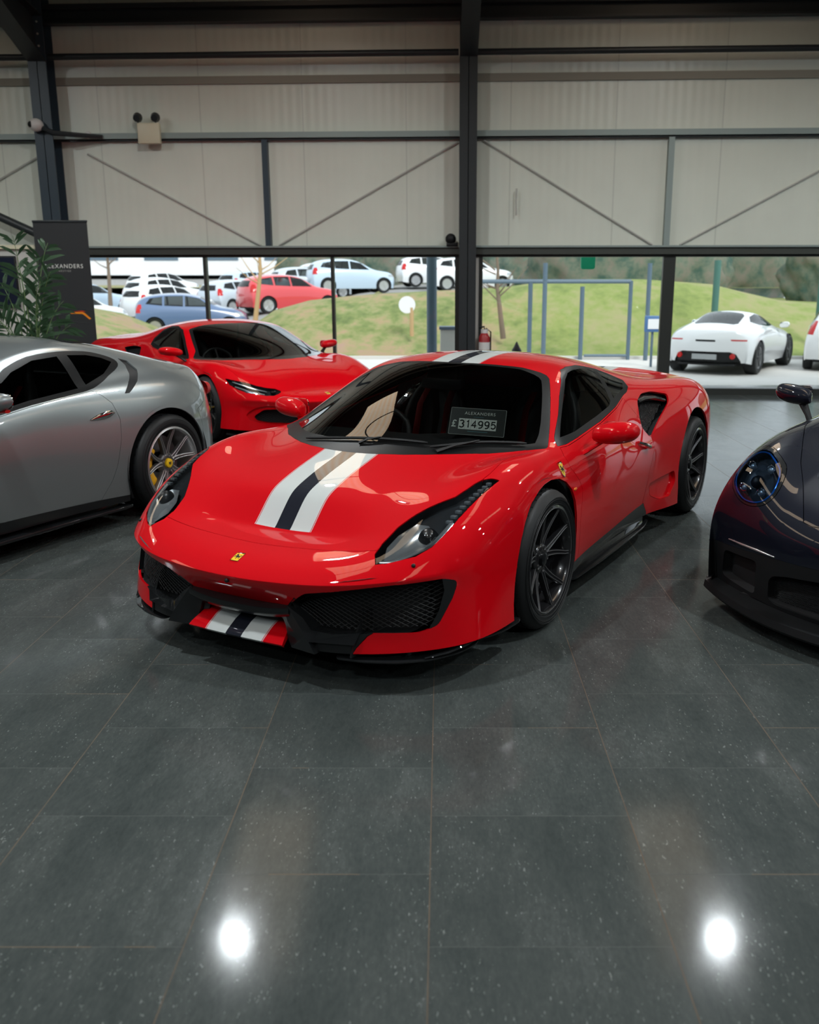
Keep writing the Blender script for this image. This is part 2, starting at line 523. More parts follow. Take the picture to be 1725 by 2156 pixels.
# glazing: mullions, panes, threshold
MU = [(-16, .08), (-10.6, .06), (-8.0, .06), (-5.28, .10), (-3.44, .045), (-1.58, .045), (.22, .06), (.56, .05), (3.22, .17), (6.5, .10), (9.6, .10), (13, .1), (18, .1)]
for x, w in MU:
    wbox('trim_%d' % n, (x-w/2, x+w/2, -.04, .06, .08, 1.95), 'mullion'); n += 1
for i in range(len(MU)-1):
    if MU[i][0] == .22: continue
    bm = bmesh.new(); box(bm, MU[i][0], MU[i+1][0], .010, .018, .08, 1.95)
    wobj('window_%d' % (i+1), bm, 'glass')
wbox('trim_%d' % n, (-16, 18, -.08, .12, 0, .095), 'mullion'); n += 1
wbox('trim_%d' % n, (.22, .54, -.03, .05, .08, 1.95), 'panel_white'); n += 1
# left partition with a framed picture beside it
bm = bmesh.new(); box(bm, -8.6, -5.36, 12.90, 13.0, 0, 2.02); struct(obj('wall_partition', bm, 'panel_white', None, 0))
bm = bmesh.new(); box(bm, -8.6, -5.36, 12.86, 13.04, 2.02, 2.07); struct(obj('trim_%d' % n, bm, 'cream', None, 0)); n += 1

# ------------------------------------------------------------------ lamps
def high_bay(x, y, z, label):
    t = thing('high_bay_lamp', label, 'lamp', (x, y, z), 0, None)
    bm = bmesh.new(); lathe(bm, [(.22, .001), (.22, .06), (.15, .09), (.06, .17), (.02, .20), (0, .205), (0, .19), (.03, .185)], 40, 'Z'); obj('lamp_housing', bm, 'steel_dark', t)
    bm = bmesh.new(); lathe(bm, [(.012, .001), (.010, .125), (.02, .125), (.02, .001)], 40, 'Z'); obj('lamp_lens', bm, 'lamp_glow', t)
    bm = bmesh.new(); tube(bm, [(0, 0, .2), (0, 0, roof_z(y) - z - .03)], .006, 6); obj('suspension_cable', bm, 'steel_dark', t)
    ld = bpy.data.lights.new('lamp_light', 'AREA'); ld.shape = 'DISK'; ld.size = .24; ld.energy = LAMP_W; ld.color = (.90, .97, 1); ld.spread = R(165)
    lo = bpy.data.objects.new('lamp_light', ld); COL.objects.link(lo); lo.parent = t; lo.location = (0, 0, -.005)
    return t
LAMP_W = 100
for j, (y, rn) in enumerate(((8.93, 'rear row of lamps'), (3.0, 'middle row of lamps'), (-3.0, 'front row of lamps'))):
    for i, (x, cn) in enumerate(((-2.31, 'over the silver coupe side'), (3.10, 'over the striped coupe side'), (8.5, 'over the right bay'), (-7.7, 'over the left bay'), (13.9, 'far right'))):
        high_bay(x, y, 5.5, 'round high bay lamp %s, %s' % (cn, rn))
# ------------------------------------------------------------------ outdoors
def grass_mat():
    m = pm('grass_bank', (.25, .35, .1), .9, spec=.2)
    k = NT(m); o, x, y, z = k.coords()
    a = k.noise(o, .55, 4, .6); b = k.noise(o, 2.6, 5, .65); c = k.noise(o, 30, 2)
    f = k.math('ADD', k.math('MULTIPLY', a, .55), k.math('MULTIPLY', b, .45))
    col = k.ramp(f, [(.34, (0.101, 0.133, 0.050)), (.44, (0.187, 0.224, 0.079)), (.50, (0.265, 0.259, 0.115)), (.56, (0.343, 0.252, 0.144)), (.64, (0.359, 0.231, 0.173)), (.72, (0.203, 0.210, 0.086))])
    col2 = k.ramp(f, [(.34, (0.140, 0.182, 0.058)), (.48, (0.234, 0.280, 0.086)), (.58, (0.296, 0.294, 0.130)), (.70, (0.328, 0.280, 0.158))])
    east = k.math('MULTIPLY', k.math('SUBTRACT', x, .5), .35, clamp=True)
    k.l(k.mix(east, col, col2), k.b.inputs['Base Color'])
    return m
M['grass'] = grass_mat()
M['asphalt'] = pm('asphalt', (.30, .29, .28), .9)
M['paving'] = pm('pale_paving', (.62, .60, .57), .85)
k_ = NT(M['paving']); _o, _x, _y, _z = k_.coords()
k_.l(k_.mix(k_.noise(_o, 3, 4), (.55, .53, .50), (.70, .67, .64)), k_.b.inputs['Base Color'])
M['kerb'] = pm('kerb_concrete', (.6, .58, .55), .9)
M['fence'] = pm('fence_blue_grey', (.10, .15, .20), .5)
M['fence_green'] = pm('fence_green', (.06, .16, .13), .5)
M['bark'] = pm('bark', (.20, .15, .11), .9)
M['hedge'] = pm('hedge_leaves', (.06, .11, .07), .9)
k_ = NT(M['hedge']); _o, _x, _y, _z = k_.coords()
k_.l(k_.ramp(k_.noise(_o, 1.2, 5, .7), [(.35, (.05, .10, .08)), (.5, (.14, .16, .12)), (.62, (.20, .17, .14)), (.75, (.10, .22, .16))]), k_.b.inputs['Base Color'])
M['leaf_tan'] = pm('bare_branches_tan', (.42, .30, .17), .9)
M['render_white'] = pm('pale_cladding', (.8, .8, .82), .7)
M['roof_red'] = pm('red_tiles', (.42, .20, .16), .8)
M['sign_green'] = pm('green_sign', (0, .42, .22), .5)
M['sign_blue'] = pm('blue_sign', (.07, .16, .35), .5)
M['wood_post'] = pm('pale_timber', (.50, .33, .17), .8)
M['brick'] = pm('tan_brick', (.45, .34, .26), .9)

def grid_surface(name, x0, x1, nx, y0, y1, ny, fz, mat):
    bm = bmesh.new(); V = [[bm.verts.new((x0+(x1-x0)*i/nx, y0+(y1-y0)*j/ny, fz(x0+(x1-x0)*i/nx, y0+(y1-y0)*j/ny))) for j in range(ny+1)] for i in range(nx+1)]
    for i in range(nx):
        for j in range(ny): bm.faces.new((V[i][j], V[i+1][j], V[i+1][j+1], V[i][j+1]))
    return obj(name, bm, mat, None, 60)
def sst(a, b, x):
    t = max(0, min(1, (x-a)/(b-a))); return t*t*(3-2*t)
CREST = [(-30,1.2),(-14,.9),(-10.5,.80),(-9.2,.25),(-7.8,-.30),(-6.5,-.22),(-5.5,.35),(-4.7,.9),(-3.3,1.1),(-1.1,1.24),(1,1.33),(3.8,1.58),(6,1.62),(8.1,1.48),(9.3,1.2),(10.4,.95),(12,.85),(16,.7),(34,.6)]
def crest(x):
    for (a, za), (b, zb) in zip(CREST, CREST[1:]):
        if x <= b: return za + (zb-za)*sst(a, b, max(a, x))
    return CREST[-1][1]
def lot(x, y): return -.42 + .05*(y-34) + .95*sst(-8, -2, x)
def land(x, y):
    """ground behind the forecourt: a grass bank, then on the left a rising car park"""
    z = -.335 + (crest(x) + .335) * sst(23.9 - 2.2*sst(-6, -9, x), 28.6, y)
    t = sst(29.5, 33, y) * (1 - sst(3, 6, x))
    return z*(1-t) + (lot(x, y) - .05)*t
fc = grid_surface('forecourt', -30, 34, 2, 13.9, 25, 22, lambda x, y: -.012 - .32*sst(14.6, 19.5, y), 'paving'); struct(fc)
gr = grid_surface('grass_bank', -30, 34, 64, 21.4, 48, 60, land, 'grass'); struct(gr)
cp = grid_surface('car_park', -60, 4.5, 30, 31.5, 84, 30, lambda x, y: lot(x, y) - .25*(1-sst(31.5, 34, y)) - .3*sst(3, 4.5, x), 'asphalt'); struct(cp)
far = grid_surface('far_ground', -80, 80, 4, 47, 140, 4, lambda x, y: 1.2, 'grass'); struct(far)
bm = bmesh.new(); box(bm, -3, 30, 23.75, 23.9, -.36, -.26); struct(obj('kerb_strip', bm, 'kerb', None, 0))

# gate frame and fence posts on the forecourt
def pole(name, label, cat, x, y, z0, z1, r, mat, group=None):
    bm = bmesh.new(); tube(bm, [(0, 0, 0), (0, 0, z1-z0)], r, 10)
    bmesh.ops.translate(bm, verts=bm.verts, vec=(0, 0, 0))
    o = obj(name, bm, mat, None, 40); o.location = (x, y, z0); return tag(o, label, cat, group)
gt = thing('metal_gate', 'blue grey tubular gate frame standing before the grass bank', 'gate', (2.8, 23.6, -.33))
for nm, pts, r in (('top_rail', [(-1.85,0,1.90),(1.85,0,1.90)], .05), ('end_post', [(1.85,0,1.92),(1.85,0,0)], .05), ('bottom_rail', [(.75,0,.10),(1.85,0,.10)], .035), ('upright', [(-.62,0,1.88),(-.62,0,0)], .055), ('upright', [(.66,0,1.78),(.66,0,0)], .055), ('end_post', [(-1.85,0,1.92),(-1.85,0,0)], .04)):
    bm = bmesh.new(); tube(bm, pts, r, 8); obj(nm, bm, 'fence', gt, 40)
pole('fence_post', 'slim grey post in front of the gate, left of its middle', 'post', 2.47, 23.0, -.33, 2.0, .055, 'fence')
pole('fence_post', 'slim dark post right of the gate behind a blue box', 'post', 5.05, 23.4, -.33, 2.0, .055, 'fence')
bb = thing('blue_box', 'small blue notice box on the forecourt right of the gate', 'box', (4.80, 21.6, .46))
bm = bmesh.new(); box(bm, -.19, .19, -.06, .06, 0, .36, bevel=.02); obj('case', bm, 'sign_blue', bb)
bm = bmesh.new(); box(bm, -.13, .13, -.068, -.06, .07, .29); obj('notice', bm, 'render_white', bb)
bm = bmesh.new(); tube(bm, [(0, .03, .02), (0, .03, -.80)], .03, 8); obj('leg', bm, 'fence', bb)
pole('lamp_post', 'broad grey post just outside left of the black column', 'post', -.17, 16.0, -.06, 3.2, .085, 'fence')
pole('green_post', 'green fence post behind the white coupe outside', 'post', 7.15, 25.0, -.3, 2.1, .09, 'fence_green')
pole('green_post', 'green fence post at the right edge of the view', 'post', 9.9, 25.0, -.3, 2.1, .09, 'fence_green')
sg = thing('round_sign', 'round white sign on a timber post on the grass bank', 'sign', (-.92, 25.2, .15))
bm = bmesh.new(); tube(bm, [(.12, 0, 0), (.12, 0, .75)], .055, 8); obj('post', bm, 'wood_post', sg)
bm = bmesh.new(); lathe(bm, [(-.02, .001), (-.02, .22), (.02, .22), (.02, .001)], 24, 'Y', Matrix.Translation((0, -.02, .82))); obj('sign_face', bm, 'render_white', sg)
bn = thing('waste_bin', 'grey cabinet standing outside between the grey post and black column', 'cabinet', (.14, 16.6, -.12))
bm = bmesh.new(); box(bm, -.17, .17, -.15, .15, 0, .90, bevel=.02); obj('body', bm, 'kerb', bn)
bm = bmesh.new(); box(bm, -.19, .19, -.17, .17, .90, .95, bevel=.01); obj('lid', bm, 'fence', bn)
# traffic cone tip seen over the roof
cn = thing('bollard', 'dark pointed bollard seen over the roof of the striped coupe', 'bollard', (1.36, 17.2, -.18))
bm = bmesh.new(); lathe(bm, [(0, .10), (.55, .09), (.62, .05), (.70, .012), (.71, .001)], 16, 'Z'); obj('post', bm, 'black', cn)
bm = bmesh.new(); lathe(bm, [(0, .14), (.03, .14), (.03, .09)], 16, 'Z'); obj('base', bm, 'black', cn)
# bare tree on the bank
def tree(x, y, z, h, r, lean, label, mat='bark', crown='leaf_tan', n=60, seed=1, cr=1.2, name='bare_tree'):
    rnd = random.Random(seed)
    t = thing(name, label, 'tree', (x, y, z))
    bm = bmesh.new()
    pts = [(lean*k/6*(1 if k < 4 else .7), 0, h*k/6) for k in range(7)]
    tube(bm, pts, [r*(1-.12*k) for k in range(7)], 8)
    for q in range(14):
        k = rnd.uniform(.35, 1); p = Vector((lean*k, 0, h*k)); a = rnd.uniform(0, 2*PI)
        d = Vector((math.cos(a), math.sin(a), rnd.uniform(.4, 1.1))) * cr * rnd.uniform(.4, 1)
        tube(bm, [p, p + d*.5 + Vector((0, 0, -.05)), p + d], [r*.3, r*.2, r*.08], 5)
    obj('trunk', bm, mat, t, 50)
    if crown:
        bm = bmesh.new()
        for q in range(n):
            a, e = rnd.uniform(0, 2*PI), rnd.uniform(-.6, 1)
            rr = cr * rnd.uniform(.3, 1.05)
            c = Vector((lean + rr*math.cos(a)*math.sqrt(max(0, 1-e*e*.8)), rr*math.sin(a)*.8, h + .2 + rr*e*.8))
            for w in range(7):
                s = Vector((rnd.gauss(0, 1), rnd.gauss(0, 1), rnd.gauss(0, 1))).normalized(); u = s.orthogonal().normalized()
                c2 = c + Vector((rnd.gauss(0, .12), rnd.gauss(0, .12), rnd.gauss(0, .12))) * cr
                L = .07*cr
                bm.faces.new([bm.verts.new(v) for v in (c2 - s*L, c2 + u*L*.5, c2 + s*L, c2 - u*L*.5)])
        obj('crown', bm, crown, t, 0)
    return t
tree(1.62, 25.0, .1, 2.6, .075, -.35, 'thin leaning tree trunk on the bank left of the gate', crown=None)
tree(-13.2, 38, .2, 3.6, .10, .1, 'tan bushy tree at the left edge of the car park', crown='leaf_tan', seed=3, cr=.75, n=120)
tree(-6.3, 32.0, .1, 3.6, .09, .55, 'pale slanting tree in the car park behind the blue hatchback', mat='wood_post', crown=None, seed=4)
for i, (x, y, s_, lb) in enumerate(((8, 41, 4.4, 'dark hedge behind the bank above the white coupe'), (18.6, 40, 4.4, 'green hedge beyond the right end of the bank'), (29, 40, 4.2, 'dense hedge furthest to the right beyond the forecourt'), (5.5, 53, 3.4, 'brown hedge beyond the gate'), (-1.5, 52, 3.4, 'brown hedge far behind the parked cars'), (-8, 64, 3.2, 'brown hedge at the back of the car park'), (13.4, 50, 5, 'taller hedge in the gap between the two nearer hedges'), (24, 50, 5, 'tall hedge at far right in the second line'))):
    rnd = random.Random(20+i)
    bm = bmesh.new()
    bmesh.ops.create_icosphere(bm, subdivisions=5, radius=1)
    for v in bm.verts:
        nz = sum(math.sin(v.co.x*f*1.3+i)*math.sin(v.co.y*f+f)*math.sin(v.co.z*f*1.1) / f for f in (4, 9, 17))
        v.co *= 1 + .42*nz + rnd.uniform(-.02, .02)
        v.co.x *= s_*.98; v.co.y *= 1.5; v.co.z = v.co.z * s_*.75
    o = obj('hedge', bm, 'hedge', None, 80); o.location = (x, y, .9 + s_*.3); tag(o, lb, 'hedge')
# distant buildings
wh = thing('warehouse', 'long white clad building behind the car park', 'building', (-21, 74, 1.9))
bm = bmesh.new(); box(bm, -14, 12, 0, 10, 0, 5.4); obj('wall', bm, 'render_white', wh, 0)
bm = bmesh.new(); box(bm, -14.2, 12.2, -.25, 10.2, 5.4, 5.8); obj('roof', bm, 'kerb', wh, 0)
for q in range(5):
    bm = bmesh.new(); box(bm, -11+q*4.6, -8.4+q*4.6, -.05, .02, 1.1, 2.3); obj('window', bm, 'fence', wh, 0)
bd = thing('brick_house', 'low building with reddish roof behind the gate', 'building', (10.5, 62, 1.1))
bm = bmesh.new(); box(bm, -6, 6, 0, 6, 0, 2.2); obj('wall', bm, 'brick', bd, 0)
bm = bmesh.new(); prism(bm, [(-.6, 2.2), (3, 4.2), (6.6, 2.2)], -6.4, 6.4, 'X'); obj('roof', bm, 'roof_red', bd, 0)
for q in range(3):
    bm = bmesh.new(); box(bm, -4+q*3, -2.6+q*3, -.05, .02, .7, 1.7); obj('window', bm, 'fence', bd, 0)
gs_ = thing('green_sign', 'bright green sign hanging just below the window head', 'sign', (2.30, 15.2, 1.78))
bm = bmesh.new(); prism(bm, rounded([(-.11, .0), (.11, .0), (.115, .35), (-.115, .35)], [.04, .04, 0, 0]), -.02, .02, 'Y'); obj('panel', bm, 'sign_green', gs_)
bm = bmesh.new(); tube(bm, [(.0, 0, .34), (0, 0, 1.6)], .015, 6); tube(bm, [(0, -1.35, 1.6), (0, 0, 1.6)], .03, 6); obj('bracket', bm, 'fence', gs_)
# ------------------------------------------------------------------ car bodies: a cage of sections, subdivided, then cut into panels
def inpoly(x, y, poly):
    c = False; j = len(poly) - 1
    for i in range(len(poly)):
        xi, yi = poly[i]; xj, yj = poly[j]
        if (yi > y) != (yj > y) and x < (xj - xi) * (y - yi) / (yj - yi) + xi: c = not c
        j = i
    return c

class Shell:
    """half body (x >= 0) as a dense surface that can be split along outlines drawn in top, front or side view"""
    AX = {'top': (0, 1, 2), 'front': (0, 2, 1), 'side': (1, 2, 0)}
    def __init__(s, rows, lv=3, crease=()):
        bm = bmesh.new()
        cl = bm.edges.layers.float.new('crease_edge')
        n = len(rows[0]); G = {}
        for i, r in enumerate(rows):
            assert len(r) == n, (i, len(r), n)
            for j, p in enumerate(r):
                G[i, j] = bm.verts.new(p)
                G[i, -j] = G[i, j] if j == 0 else bm.verts.new((-p[0], p[1], p[2]))
        for i in range(len(rows) - 1):
            for j in range(-n + 1, n - 1):
                bm.faces.new((G[i, j], G[i, j+1], G[i+1, j+1], G[i+1, j]))
        for kind, a, b0, b1, w in crease:      # ('row'|'col', index, from, to, weight)
            for k in range(b0, b1):
                for sg in (1, -1):
                    if kind == 'row': u, v = G[a, sg*k], G[a, sg*(k+1)]
                    else: u, v = G[k, sg*a], G[k+1, sg*a]
                    e = bm.edges.get((u, v))
                    if e: e[cl] = w
        bm = subsurf(bm, lv)
        bmesh.ops.delete(bm, geom=[v for v in bm.verts if v.co.x < -1e-4], context='VERTS')
        bmesh.ops.recalc_face_normals(bm, faces=bm.faces)
        f = max(bm.faces, key=lambda f: f.calc_center_median().z)
        if f.normal.z < 0: bmesh.ops.reverse_faces(bm, faces=bm.faces)
        bm.normal_update()
        s.bm = bm
        s.tree = BVHTree.FromBMesh(bm)
        s.lay = bm.faces.layers.int.new('part')
    def on(s, x=None, y=None, z=None):
        """point of the surface from two coordinates"""
        if z is None: o, d = Vector((x, y, 3)), Vector((0, 0, -1))
        elif y is None: o, d = Vector((x, 4, z)), Vector((0, -1, 0))
        else: o, d = Vector((3, y, z)), Vector((-1, 0, 0))
        h = s.tree.ray_cast(o, d)
        if h[0] is None:
            h = s.tree.find_nearest(Vector((x or .9, y or 0, z or .5)))
        return h[0], h[1]
    def cut(s, poly, view, pid, flt=None, only=(0,)):
        a, b, c = s.AX[view]
        bm = s.bm; m = len(poly)
        A = Vector((0, 0, 0))
        for i in range(m):
            p, q = poly[i], poly[(i+1) % m]
            lo = [min(p[k], q[k]) - .003 for k in (0, 1)]; hi = [max(p[k], q[k]) + .003 for k in (0, 1)]
            fs = []
            for f in bm.faces:
                if f[s.lay] not in only: continue
                us = [v.co[a] for v in f.verts]
                if max(us) < lo[0] or min(us) > hi[0]: continue
                vs = [v.co[b] for v in f.verts]
                if max(vs) < lo[1] or min(vs) > hi[1]: continue
                if flt and not flt(f.calc_center_median(), f.normal): continue
                fs.append(f)
            if not fs: continue
            co = A.copy(); co[a] = p[0]; co[b] = p[1]
            d = Vector((q[0]-p[0], q[1]-p[1]))
            if d.length < 1e-6: continue
            no = A.copy(); no[a] = -d.y; no[b] = d.x; no.normalize()
            geom = fs + list({e for f in fs for e in f.edges}) + list({v for f in fs for v in f.verts})
            bmesh.ops.bisect_plane(bm, geom=geom, plane_co=co, plane_no=no, dist=2e-5)
        bm.normal_update()
        xs = [p[0] for p in poly]; ys = [p[1] for p in poly]
        x0, x1, y0, y1 = min(xs), max(xs), min(ys), max(ys)
        for f in bm.faces:
            if f[s.lay] not in only: continue
            cc = f.calc_center_median()
            if not (x0 <= cc[a] <= x1 and y0 <= cc[b] <= y1): continue
            if flt and not flt(cc, f.normal): continue
            if inpoly(cc[a], cc[b], poly): f[s.lay] = pid
    def part(s, pid, mirror=None, gap=.0, rim=.0, drop=0, rdir=None):
        """bmesh of one part; mirror None (+x side), 'flip' (-x side) or 'both' (welded)"""
        bm = s.bm.copy()
        lay = bm.faces.layers.int['part']
        ids = pid if isinstance(pid, tuple) else (pid,)
        bmesh.ops.delete(bm, geom=[f for f in bm.faces if f[lay] not in ids], context='FACES')
        if drop:
            bm.normal_update()
            ds = [(v, v.normal * drop) for v in bm.verts]
            for v, d in ds: v.co -= d
        if mirror == 'both':
            g = bmesh.ops.duplicate(bm, geom=bm.faces[:] + bm.edges[:] + bm.verts[:])
            nv = [e for e in g['geom'] if isinstance(e, bmesh.types.BMVert)]
            nf = [e for e in g['geom'] if isinstance(e, bmesh.types.BMFace)]
            for v in nv: v.co.x = -v.co.x
            bmesh.ops.reverse_faces(bm, faces=nf)
            cv = [v for v in bm.verts if abs(v.co.x) < 2e-4]
            for v in cv: v.co.x = 0
            bmesh.ops.remove_doubles(bm, verts=cv, dist=3e-4)
        elif mirror == 'flip':
            for v in bm.verts: v.co.x = -v.co.x
            bmesh.ops.reverse_faces(bm, faces=bm.faces)
        bm.normal_update()
        if gap or rim:
            be = [e for e in bm.edges if e.is_boundary and not (abs(e.verts[0].co.x) < 1e-4 and abs(e.verts[1].co.x) < 1e-4)]
            bmesh.ops.dissolve_degenerate(bm, dist=1e-6, edges=be)
            be = [e for e in bm.edges if e.is_boundary]
            if gap:
                mv = {}
                for e in be:
                    f = e.link_faces[0]
                    d = (e.verts[1].co - e.verts[0].co)
                    w = f.normal.cross(d)
                    if w.length < 1e-12: continue
                    w.normalize()
                    if w.dot(f.calc_center_median() - e.verts[0].co) < 0: w = -w
                    for v in e.verts: mv.setdefault(v, Vector()); mv[v] += w * d.length
                for v, w in mv.items():
                    if w.length > 1e-9: v.co += w.normalized() * gap
            if rim:
                nrm = {v: v.normal.copy() for e in be for v in e.verts}
                r = bmesh.ops.extrude_edge_only(bm, edges=be)
                new = {}
                for v in r['geom']:
                    if isinstance(v, bmesh.types.BMVert): new[v] = 1
                for v in new:
                    o = [e.other_vert(v) for e in v.link_edges if e.other_vert(v) in nrm]
                    if o: v.co -= (Vector(rdir) if rdir else nrm[o[0]]) * rim
        return bm

def shell_obj(name, bm, mat, parent, smooth=38):
    return obj(name, bm, mat, parent, smooth, recalc=False)

def ribbon(bm, pts, nrm, w, h):
    """flat band along pts lying on a surface with normals nrm, width w, raised h"""
    n = len(pts); P = [Vector(p) for p in pts]
    prev = None
    for i in range(n):
        t = (P[min(i+1, n-1)] - P[max(i-1, 0)]).normalized()
        s = t.cross(nrm[i]).normalized()
        c = P[i] + nrm[i] * h
        row = [bm.verts.new(c - s*w/2 - nrm[i]*2*h), bm.verts.new(c - s*w/2), bm.verts.new(c + s*w/2), bm.verts.new(c + s*w/2 - nrm[i]*2*h)]
        if prev:
            for k in range(3): bm.faces.new((prev[k], prev[k+1], row[k+1], row[k]))
        prev = row

# ------------------------------------------------------------------ wheels
def tyre_bm(r, rim, w):
    bm = bmesh.new()
    h = w / 2
    prof = [(h-.012, rim-.012), (h-.002, rim+.004), (h+.004, rim+.02), (h+.006, (r+rim)/2), (h-.002, r-.028), (h-.014, r-.010), (h-.032, r-.002)]
    g = []
    for gx in (.072, .026):
        g += [(gx+.006, r), (gx+.005, r-.008), (gx-.005, r-.008), (gx-.006, r)]
    half = prof + g
    full = half + [(-a, b) for a, b in half[::-1]]
    lathe(bm, full, 96)
    # fine raised rings and shoulder sipes
    for rr in (rim+.010, rim+.03, r-.034):
        lathe(bm, [(h+.0055, rr-.0015), (h+.0075, rr), (h+.0055, rr+.0015)], 96)
    for k in range(40):
        a = 2*PI*k/40
        mt = Matrix.Rotation(a, 4, 'X')
        for sg in (1, -1):
            box(bm, sg*(h-.060), sg*(h-.030), -.0012, .0012, r-.010, r+.0005, mt)
    return bm

def wheel(parent, loc, r, rim, w, side, spoke_fn, mat_rim, mat_spoke, cap_mat, cal_mat, edge_mat=None, name='wheel', spin=0, steer=0, lugs=5):
    """side +1 = +x side of the car, -1 the other; wheel centre at loc, outer face towards side"""
    W = bpy.data.objects.new(name, None); COL.objects.link(W); W.parent = parent
    W.location = loc; W.rotation_euler = (spin, 0, (0 if side > 0 else PI) + steer)
    obj('tyre', tyre_bm(r, rim, w), 'rubber', W, 40)
    bm = bmesh.new()
    h = w / 2
    lathe(bm, [(h-.012, rim), (h, rim+.003), (h+.003, rim-.006), (h-.004, rim-.014), (h-.02, rim-.020), (h-.045, rim-.028), (-h+.03, rim-.035), (-h+.01, rim-.012), (-h, rim)], 80)
    obj('rim', bm, mat_rim, W, 40)
    sp, ed = spoke_fn(rim, h)
    obj('spokes', sp, mat_spoke, W, 40)
    if ed is not None: obj('spoke_edges', ed, edge_mat, W, 40)
    bm = bmesh.new()
    lathe(bm, [(h-.052, .001), (h-.030, .001), (h-.030, .022), (h-.034, .032), (h-.052, .034)], 32)
    obj('centre_cap', bm, cap_mat, W, 40)
    for k in range(lugs):
        bm = bmesh.new(); a = 2*PI*(k+.5)/lugs
        mt = Matrix.Rotation(a, 4, 'X') @ Matrix.Translation((0, 0, .056))
        lathe(bm, [(h-.060, .004), (h-.048, .004), (h-.046, .009), (h-.044, .012), (h-.060, .013)], 12, mt=mt)
        obj('lug_nut', bm, 'steel', W, 40)
    bm = bmesh.new()
    lathe(bm, [(-.005, .07), (.015, .075), (.020, .10), (.022, .195), (-.008, .195), (-.012, .10), (-.005, .07)], 64)
    for k in range(30):
        mt = Matrix.Rotation(2*PI*k/30, 4, 'X') @ Matrix.Translation((.0222, 0, .12 + .05*((k % 3)/2)))
        lathe(bm, [(0, .0035), (.0006, .0035), (.0006, .001)], 8, mt=mt)
    obj('brake_disc', bm, 'steel', W, 40)
    bm = bmesh.new()
    pts = []
    for k in range(9):
        a = R(-44 + k*88/8)
        pts.append(a)
    ring = []
    for a in pts:
        c, s_ = math.cos(a), math.sin(a)
        e = .012*math.cos(a*2.3)
        ring.append([(x, y*c, y*s_) for x, y in ((-.03, .132), (h-.072, .140), (h-.063, .155), (h-.063, .200+e*.5), (h-.080, .222), (-.03, .222))])
    loft(bm, ring)
    caliper = obj('brake_caliper', bm, cal_mat, W, 40)
    caliper.rotation_euler = (-spin + (PI if side > 0 else 0), 0, 0)
    if side < 0: caliper.rotation_euler = (PI - spin, 0, 0)
    return W

def twin_spokes(n=5, spread=.30, wid=.017, lean=.0, inner=.045, sweep=0.0, hubz=.055, fork=.10, edges=False):
    def fn(rim, h):
        bm = bmesh.new()
        lathe(bm, [(h-.085, .034), (h-.050, .034), (h-.045, .045), (h-.050, .068), (h-.060, .076), (h-.085, .078)], 40)
        ed = bmesh.new() if edges else None
        for k in range(n):
            for sg in (-1, 1):
                rings = []; L1 = []; L2 = []
                for q in range(9):
                    t = q / 8
                    rr = inner + (rim - .012 - inner) * t
                    ang = sg * (.10 + (spread - .10) * min(1, t*1.15)**.8) + sweep*t
                    wd = wid * (1.25 - .55*t) * (1.15 if t < .2 else 1)
                    dx = h - hubz + (hubz - .010) * (t**1.5)
                    dep = .030 * (1 - .35*t)
                    a = 2*PI*k/n + ang
                    rad = Vector((0, math.cos(a), math.sin(a))); tan = Vector((0, -math.sin(a), math.cos(a)))
                    c = rad * rr + Vector((dx, 0, 0))
                    X = Vector((1, 0, 0))
                    rings.append([c - tan*wd - X*dep, c - tan*wd*.9 - X*.004, c - tan*wd*.35, c + tan*wd*.35, c + tan*wd*.9 - X*.004, c + tan*wd - X*dep])
                    L1.append(c + X*.0012 - tan*wd*.62); L2.append(c + X*.0012 + tan*wd*.62)
                loft(bm, rings)
                if edges:
                    tube(ed, L1, .0028, 6); tube(ed, L2, .0028, 6)
        if edges:
            tube(ed, [(h+.001, (rim-.010)*math.cos(2*PI*q/72), (rim-.010)*math.sin(2*PI*q/72)) for q in range(72)], .003, 6, closed=True)
        return bm, ed
    return fn

def grille(name, quad, nu, nv, r, mat, parent, mask=None, surf=None):
    """crossed wire mesh between four corners (a,b,c,d); mask(u,v) keeps cells"""
    a, b, c, d = [Vector(p) for p in quad]
    bm = bmesh.new()
    def P(u, v): 
        p = a*(1-u)*(1-v) + b*u*(1-v) + c*u*v + d*(1-u)*v
        return surf(p) if surf else p
    k = nu
    for fam in (1, -1):
        for i in range(-nv, nu + nv + 1):
            run = []
            for j in range(nv*2 + 1):
                v = j / (nv*2)
                u = (i + fam * v * nv) / nu
                ok = 0 <= u <= 1 and (mask is None or mask(u, v))
                if ok: run.append(P(u, v))
                if (not ok or j == nv*2) and run:
                    if len(run) > 1: tube(bm, run, r, 4, cap=False)
                    run = []
    return obj(name, bm, mat, parent, 60)
